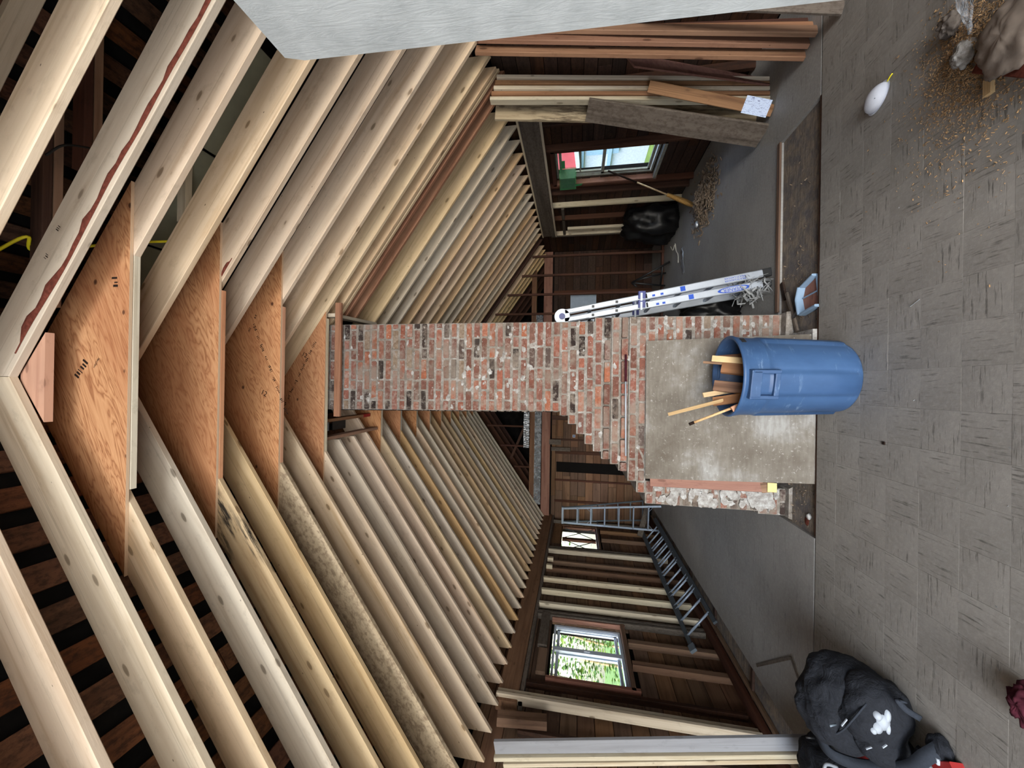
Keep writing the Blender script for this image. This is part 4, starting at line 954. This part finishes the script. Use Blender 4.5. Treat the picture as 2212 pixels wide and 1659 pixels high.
boxobj('buckle', (-1.93, 2.27, .06), (-1.90, 2.30, .075), 'white_patch', t); tubeobj('zip_pull', [(-2.0, 2.69, .395), (-2.0, 2.67, .44)], .006, 'ladder_grey', t); tubeobj('zip_pull', [(-2.36, 3.0, .33), (-2.365, 3.0, .38)], .006, 'black_plastic', t)
blob('strap_pad', bp((-1.89, 2.31, .03), (.08, .06, .04), 2.2, .2, 12), 24, 12, 'black_fabric', t)
for o in t.children:
    if o.name.split('.')[0] in ('main_compartment', 'front_pocket', 'side_pocket', 'zipper', 'paint_mark', 'paint_fleck', 'zip_pull'):
        o.matrix_basis = Matrix.Translation((.02, -.19, 0)) @ o.matrix_basis
# ---- tool bag, level, cloth on the left edge
t = thing('tool_bag', (-2.72, 2.98, 0), 'dark tool bag with a steel hook at the left edge behind the red-ended level', 'bag')
blob('body', bp((-2.76, 2.95, .13), (.24, .26, .15), 2.4, .18, 15), 40, 20, 'black_fabric', t); tubeobj('hook', curve([(-2.50, 2.80, .2), (-2.48, 2.78, .28), (-2.54, 2.74, .30), (-2.6, 2.70, .24)], 6), .010, 'aluminium', t)
t = thing('spirit_level', (-2.15, 2.52, 0), 'silver spirit level with red ends lying beside the backpack', 'level')
board('beam', (-2.40, 2.80, .05), (-1.90, 2.24, .03), .055, .03, (0, 0, 1), 'aluminium', t)
for a, b in (((-2.43, 2.833, .051), (-2.33, 2.721, .047)), ((-1.97, 2.318, .033), (-1.88, 2.217, .029))): part(board('end_cap', a, b, .062, .038, (0, 0, 1), 'red_plastic', t), 'red plastic end')
board('groove', (-2.33, 2.708, .058), (-1.97, 2.305, .043), .02, .036, (0, 0, 1), 'ladder_grey', t)
tag(lump('cloth', (-1.33, 1.93, .035), (.09, .06, .045), 'red_cloth', .4, 2.5, 40, .002), 'crumpled dark red cloth on the near floor', 'cloth')
#PART4
# ---- lumber leaning by the left wall, near the left edge
tag(board('wide_board', (-2.925, 3.46, .002), (-3.385, 3.40, 2.64), .115, .035, (1, 0, 0), 'grey_board'), 'wide grey board leaning at the left beside the backpack', 'board')
tag(board('wall_stud_lumber', (-3.006, 3.46, .002), (-3.472, 3.40, 2.64), .036, .085, (1, 0, 0), 'stud_wood'), 'pale stud leaning against the left side of the wide grey board', 'stud')
tag(board('wall_stud_lumber', (-3.046, 3.46, .002), (-3.512, 3.40, 2.55), .034, .085, (1, 0, 0), 'stud_wood'), 'second pale stud from the wide grey board, at the left edge', 'stud')
# ---- lumber leaning by the right wall
G2 = 'reddish studs leaning beside the white panel'
for a, b, m, lb in (
    ((2.955, 3.66, .002), (3.27, 3.50, 2.96), 'red_wood', 'leftmost reddish stud of the leaning bundle beside the white panel'),
    ((3.01, 3.60, .002), (3.33, 3.44, 2.93), 'red_wood', 'second reddish stud from the left in the leaning bundle'),
    ((3.01, 3.49, .002), (3.44, 3.46, 2.86), 'red_wood', 'reddish stud whose foot stands nearest the front in the leaning bundle'),
    ((3.10, 3.55, .002), (3.46, 3.52, 2.84), 'red_wood', 'reddish stud behind the frontmost one in the leaning bundle'),
    ((3.20, 3.62, .002), (3.50, 3.60, 2.82), 'dark_member', 'dark brown stud at the back of the leaning reddish bundle')):
    tag(board('reddish_stud', a, b, .10, .038, (1, .35, 0), m), lb, 'stud', G2)
tag(board('pale_plank', (2.88, 3.17, .002), (3.25, 3.26, 1.4), .10, .025, (1, 0, 0), 'plank_grey'), 'pale grey plank half hidden behind the white panel near the floor', 'plank')
G3 = 'pale studs standing by the right beam'
for k, (a, b, m) in enumerate((((3.255, 4.31, .002), (3.385, 4.0, 2.86), 'new_wood_grey'), ((3.20, 4.305, .002), (3.342, 4.02, 2.88), 'scrap_brown'), ((3.145, 4.30, .002), (3.30, 4.04, 2.9), 'stud_wood'), ((3.09, 4.295, .002), (3.258, 4.06, 2.93), 'red_wood'), ((3.035, 4.29, .002), (3.216, 4.08, 2.95), 'stud_wood'))):
    tag(board('standing_stud', a, b, .038, .085, (1, 0, 0), m), ('first', 'second', 'third', 'fourth', 'fifth')[k]+' stud from the right wall in the standing row of studs', 'stud', G3)
tag(board('wide_board', (3.06, 4.56, .002), (3.25, 4.30, 2.94), .20, .04, (1, 0, 0), 'plank_pale'), 'wide pale board with dark stains standing behind the dark plank', 'board')
tag(board('dark_plank', (2.725, 4.385, .004), (3.075, 4.195, 1.87), .25, .03, (-.09, .23, 0), 'plank_grey'), 'wide dark grey plank leaning across the pale board', 'plank')
tag(board('narrow_board', (2.86, 4.20, .002), (3.12, 4.02, 1.25), .105, .022, (1, -.5, 0), 'scrap_brown'), 'narrow rough board lying on the edge of the dark plank, with a paper on it', 'board')
tag(board('paper_note', (2.868, 4.178, .04), (2.92, 4.142, .29), .15, .002, (1, -.5, 0), 'paper', None, 0), 'bluish white paper with scribbles stuck on the narrow board', 'paper')
bm = bmesh.new(); q = [(3.56, 4.07, 1.50), (3.30, 3.955, 1.40), (3.16, 4.235, .004), (3.33, 4.36, .004)]; vs = [bm.verts.new(p) for p in q]+[bm.verts.new((p[0]+.005, p[1]+.03, p[2]+.004)) for p in q]
for f_ in ((3, 2, 1, 0), (4, 5, 6, 7), (0, 1, 5, 4), (1, 2, 6, 5), (2, 3, 7, 6), (3, 0, 4, 7)): bm.faces.new([vs[i] for i in f_])
tag(bmobj('slanted_board', bm, 'red_plank'), 'brown board with a slanted cut end leaning behind the row of studs', 'board')
# ---- white painted panel close on the right
k = .61; x0, y0 = 1.57*k, 1.6*k
bm = bmesh.new(); zt = 1.42*k+H; xb = x0-.098
pr = [(y0, 0, xb), (y0, zt-.055, x0-.002), (y0-.015, zt, x0), (-2.2, zt, x0), (-2.2, 0, xb)]
vs = [bm.verts.new((x, y, z)) for y, z, x in pr]+[bm.verts.new((x+.045, y, z)) for y, z, x in pr]
for q in ((0, 1, 2, 3, 4), (9, 8, 7, 6, 5)): bm.faces.new([vs[i] for i in q])
for i in range(5): bm.faces.new([vs[j] for j in (i, 5+i, 5+(i+1) % 5, (i+1) % 5)])
tag(bmobj('painted_panel', bm, 'white_paint'), 'big white panel with rough brushed paint, close at the right edge', 'panel')
# ---- extension ladder on its side along the left wall
t = thing('extension_ladder', (-3.2, 7.2, 0), 'grey extension ladder lying on its edge along the left wall', 'ladder')
lo, hi = (-3.14, -3.50), (.045, .31)
board('bottom_rail', (-3.12, 9.25, .05), (-3.16, 5.40, .05), .03, .06, (1, 0, .9), 'ladder_dark', t, .006); board('top_rail', (-3.50, 9.35, .34), (-3.53, 5.40, .34), .03, .06, (1, 0, .9), 'ladder_dark', t, .006)
board('bottom_rail', (-3.15, 9.3, .075), (-3.185, 6.0, .075), .022, .05, (1, 0, .9), 'ladder_dark', t, .006); board('top_rail', (-3.47, 9.35, .32), (-3.50, 6.0, .32), .022, .05, (1, 0, .9), 'ladder_dark', t, .006)
ys = [5.62, 5.95, 6.24, 6.33, 6.58, 6.68, 6.93, 7.22, 7.32, 7.56, 7.67, 7.90, 8.01, 8.24, 8.35, 8.62, 8.9]
for y in ys: tubeobj('rung', [(-3.15, y, .06), (-3.515, y, .335)], .016, 'aluminium_dull', t, 8)
for y in (5.38,): board('end_shoe', (-3.53, y+.06, .34), (-3.53, y-.06, .34), .04, .09, (1, 0, .9), 'ladder_grey', t)
# ---- step ladder at the far left corner
t = thing('step_ladder', (-3.0, 9.2, 0), 'tall aluminium step ladder opened in the far left corner', 'ladder')
F1, F2_, T1, T2 = Vector((-2.70, 8.85, .01)), Vector((-3.28, 8.92, .01)), Vector((-3.02, 9.2, 2.22)), Vector((-3.36, 9.2, 2.22))
B1, B2 = Vector((-2.98, 10.22, .01)), Vector((-3.50, 10.22, .01))
for a, b in ((F1, T1), (F2_, T2)): board('front_rail', a, b, .045, .025, (1, 0, 0), 'aluminium_dull', t)
for a, b in ((B1, T1+Vector((0, .05, 0))), (B2, T2+Vector((0, .05, 0)))): board('rear_rail', a, b, .035, .025, (1, 0, 0), 'ladder_grey', t)
for i in range(6):
    s = .12+.145*i; board('step', F1.lerp(T1, s), F2_.lerp(T2, s), .075, .03, (0, 1, 0), 'aluminium_dull', t)
    s = .08+.15*i; board('rear_brace', B1.lerp(T1, s), B2.lerp(T2, s), .03, .02, (0, 0, 1), 'ladder_grey', t)
for s, q in ((.12, .07), (.70, .75)):
    for a, b, c in ((F1, F2_, T1), (F2_, F1, T2)): p = a.lerp(T1 if a is F1 else T2, q); r_ = F1.lerp(T1, s).lerp(F2_.lerp(T2, s), .25 if a is F1 else .75); board('corner_brace', p, r_, .016, .006, (0, 1, 0), 'aluminium_dull', t, .001)
board('top_cap', T1+Vector((.03, .03, .01)), T2+Vector((-.03, .03, .01)), .11, .05, (0, 1, 0), 'aluminium_dull', t)
for a, b in ((F1.lerp(T1, .62), B1.lerp(T1, .62)), (F2_.lerp(T2, .62), B2.lerp(T2, .62))): board('spreader', a, b, .02, .006, (0, 0, 1), 'ladder_grey', t, .001)
tag(board('loose_plank', (-2.75, 9.6, .12), (-3.45, 8.95, .45), .12, .03, (0, 0, 1), 'plank_grey'), 'grey plank leaning on the left wall behind the step ladder', 'plank')
# ---- right rear: broom, swept rubble, trash bag, stand
t = thing('broom', (3.15, 6.82, 0), 'straw broom leaning on the right wall below the window', 'broom')
A, B = Vector((3.17, 6.84, .02)), Vector((3.66, 6.46, 1.47)); d = (B-A)
tubeobj('handle', [A+d*.26, A+d*.66], .013, 'scrap_pale', t); part(tubeobj('grip', [A+d*.66, B], .015, 'ink', t), 'dark upper part of the handle')
bm = bmesh.new(); sd = d.cross(Vector((0, 0, 1))).normalized(); dn = d.normalized(); nn = sd.cross(dn)
rings = []
for s, w, th in ((0, .17, .035), (.07, .15, .045), (.16, .10, .04), (.22, .055, .035), (.30, .028, .028)):
    c = A+d*s; rings.append([bm.verts.new(c+sd*w*math.cos(2*PI*i/14)+nn*th*math.sin(2*PI*i/14)) for i in range(14)])
for a, b in zip(rings[:-1], rings[1:]):
    for i in range(14): bm.faces.new((a[i], a[(i+1) % 14], b[(i+1) % 14], b[i]))
bm.faces.new(rings[0][::-1]); bm.faces.new(rings[-1])
for v_ in bm.verts: v_.co.z = max(v_.co.z, .003)
bmobj('bristles', bm, 'straw', t, None, False)
def rub(r):
    x, y = r.gauss(2.95, .20), r.gauss(6.2, .26); h = .16*math.exp(-((x-2.95)/.25)**2-((y-6.2)/.32)**2); return x, y, .004+h*r.random()
chips('rubble_heap', 900, rub, .03, 'rubble', 'swept heap of plaster and wood rubble in front of the broom', 'rubble', 5)
tag(lump('foil_scrap', (2.66, 6.45, .05), (.06, .04, .03), 'foil', .3, 2.4, 50, .002, 16, 10), 'shiny foil scrap on the edge of the rubble heap', 'foil')
tag(lump('trash_bag', (3.38, 8.0, .44), (.40, .46, .66), 'bin_bag', .3, 2.2, 13, .002, xmax=3.62), 'full black trash bag standing against the right wall by the partition', 'trash bag')
tag(tubeobj('white_string', curve([(3.0, 8.35, .01), (2.85, 8.15, .01), (2.92, 7.98, .01), (2.75, 7.9, .01), (2.62, 7.75, .01), (2.45, 7.72, .01)], 6), .009, 'cord_white'), 'thin white string trailing from the black trash bag', 'string')
v, f = [], []
for i in range(15):
    for j in range(5): a, b = i/14, j/4; v.append((2.62-.52*a, 7.36-.12*a+.12*(b-.5), .02+.05*abs(noise.noise((a*5, b*4, 7)))+.015))
for i in range(14):
    for j in range(4): f.append((i*5+j, i*5+j+1, (i+1)*5+j+1, (i+1)*5+j))
o = meshobj('foil_strip', v, f, 'foil', None, None, True); m_ = o.modifiers.new('s', 'SOLIDIFY'); m_.thickness = .003; tag(o, 'crumpled silvery strip on the floor before the dark stand', 'foil')
STW = .018
t = thing('folding_stand', (2.45, 8.55, 0), 'black folding metal stand leaning beside the partition studs', 'stand')
for a, b in (((2.32, 8.6, .76), (2.68, 8.35, .02)), ((2.32, 8.6, .76), (2.28, 8.78, .02)), ((2.60, 8.42, .15), (2.29, 8.75, .12)), ((2.32, 8.6, .76), (2.22, 8.55, .66)), ((2.38, 8.58, .62), (2.55, 8.72, .02))): tubeobj('tube', [a, b], .02, 'black_plastic', t)
# green taped box hanging at the right window
t = thing('taped_box', (3.68, 6.65, 2.15), 'grey box wrapped in green film hung at the top of the right window', 'box')
boxobj('box', (3.56, 6.42, 2.02), (3.72, 6.74, 2.27), 'box_grey', t)
boxobj('green_wrap', (3.545, 6.40, 2.00), (3.735, 6.76, 2.29), 'green_film', t); board('tape_tail', (3.56, 6.66, 2.02), (3.60, 6.72, 1.90), .05, .004, (0, 1, 0), 'tape_green', t, 0); board('tape_strap', (3.735, 6.2, 2.22), (3.735, 6.42, 2.22), .06, .003, (0, 0, 1), 'tape_green', t, 0)
# plastic and foil hung in the far gable
def sheet(nm, xa, xb, z0, z1, y, mat, label, cat, amp=.03):
    v, f = [], []; n, m_ = 60, 6
    for i in range(n+1):
        for j in range(m_+1): a, b = i/n, j/m_; v.append((xa+(xb-xa)*a, y-amp*abs(noise.noise((a*14, b*3, 2)))-amp*.3*math.sin(a*60+b*3), z0+(z1-z0)*b))
    for i in range(n):
        for j in range(m_): f.append((i*(m_+1)+j, i*(m_+1)+j+1, (i+1)*(m_+1)+j+1, (i+1)*(m_+1)+j))
    return tag(meshobj(nm, v, f, mat, None, None, True), label, cat)
sheet('plastic_sheet', -3.3, -.7, 2.885, 3.07, 10.25, 'plastic_film', 'clear plastic sheet hung along the tie beam left of the chimney', 'plastic'); sheet('plastic_sheet', .9, 2.0, 2.885, 3.07, 10.25, 'plastic_film', 'clear plastic sheet hung above the tie beam right of the chimney', 'plastic')
sheet('foil_strip', -1.75, -.75, 3.22, 3.38, 10.26, 'foil', 'crinkled foil insulation strip in the far gable left of the chimney', 'foil', .05); sheet('foil_strip', .9, 1.55, 3.22, 3.36, 10.26, 'foil', 'crinkled foil strip in the far gable right of the chimney', 'foil', .05)
# ---- outside the windows
gr = struct(boxobj('ground', (-30, -12, -.9), (30, 30, -.6), 'grass'))
bm = bmesh.new(); r = random.Random(11)
for i in range(20000):
    x = r.uniform(-9.5, -6.0); y = r.uniform(3.0, 14.5); z = r.uniform(-.4, 6.0)
    if noise.noise((x*.6, y*.6, z*.6))+.35*noise.noise((x*1.8, y*1.8, z*1.8)) < -.34-(x+6)*.02: continue
    s = r.uniform(.04, .095); M = Matrix.Translation((x, y, z)) @ Matrix.Rotation(r.uniform(0, 6.3), 4, 'Z') @ Matrix.Rotation(r.gauss(0, .9), 4, 'X')
    q = [M @ Vector(p) for p in ((-s, 0, 0), (0, -s*.45, s*.12), (s, 0, 0), (0, s*.45, s*.12))]
    bm.faces.new([bm.verts.new(p) for p in q])
t = thing('leafy_hedge', (-7.6, 7, -.6), 'bright green leafy bushes outside the left sliding window', 'bush')
part(bmobj('foliage', bm, 'leaf', t), None, 'stuff')
for i in range(14): y = 3+i*.8; tubeobj('branch', curve([(-7.6+r.uniform(-.8, .8), y, -.6), (-7.5+r.uniform(-.6, .6), y+r.uniform(-.4, .4), 1.5), (-7.2+r.uniform(-.8, .8), y+r.uniform(-.9, .9), 3.6)], 4), .035, 'scrap_pale', t, 6)
t = thing('neighbour_wall', (9, 9, -.6), 'pale neighbouring building with red siding outside the right window', 'building')
boxobj('wall', (9.0, 4, -.6), (9.4, 22, 5), 'outside_white', t)
for a, b, z0, z1 in ((10.2, 12.6, .9, 1.7), (12.4, 15.5, 2.0, 2.9), (9.2, 9.9, .2, 1.6)):
    s_ = boxobj('red_siding', (8.93, a, z0), (9.0, b, z1), 'outside_red', t)
for k in range(5): boxobj('louver', (8.90, 10.3, .10+k*.14), (8.99, 11.4, .19+k*.14), 'outside_white', t)
for z in (1.8, .75): boxobj('trim', (8.88, 8.5, z), (8.99, 17, z+.14), 'outside_blue', t)
board('gutter', (8.8, 9, 2.4), (8.8, 16, 1.95), .16, .12, (0, 0, 1), 'outside_white', t); boxobj('window', (8.92, 13.4, .5), (9.0, 14.6, 1.7), 'outside_blue', t)
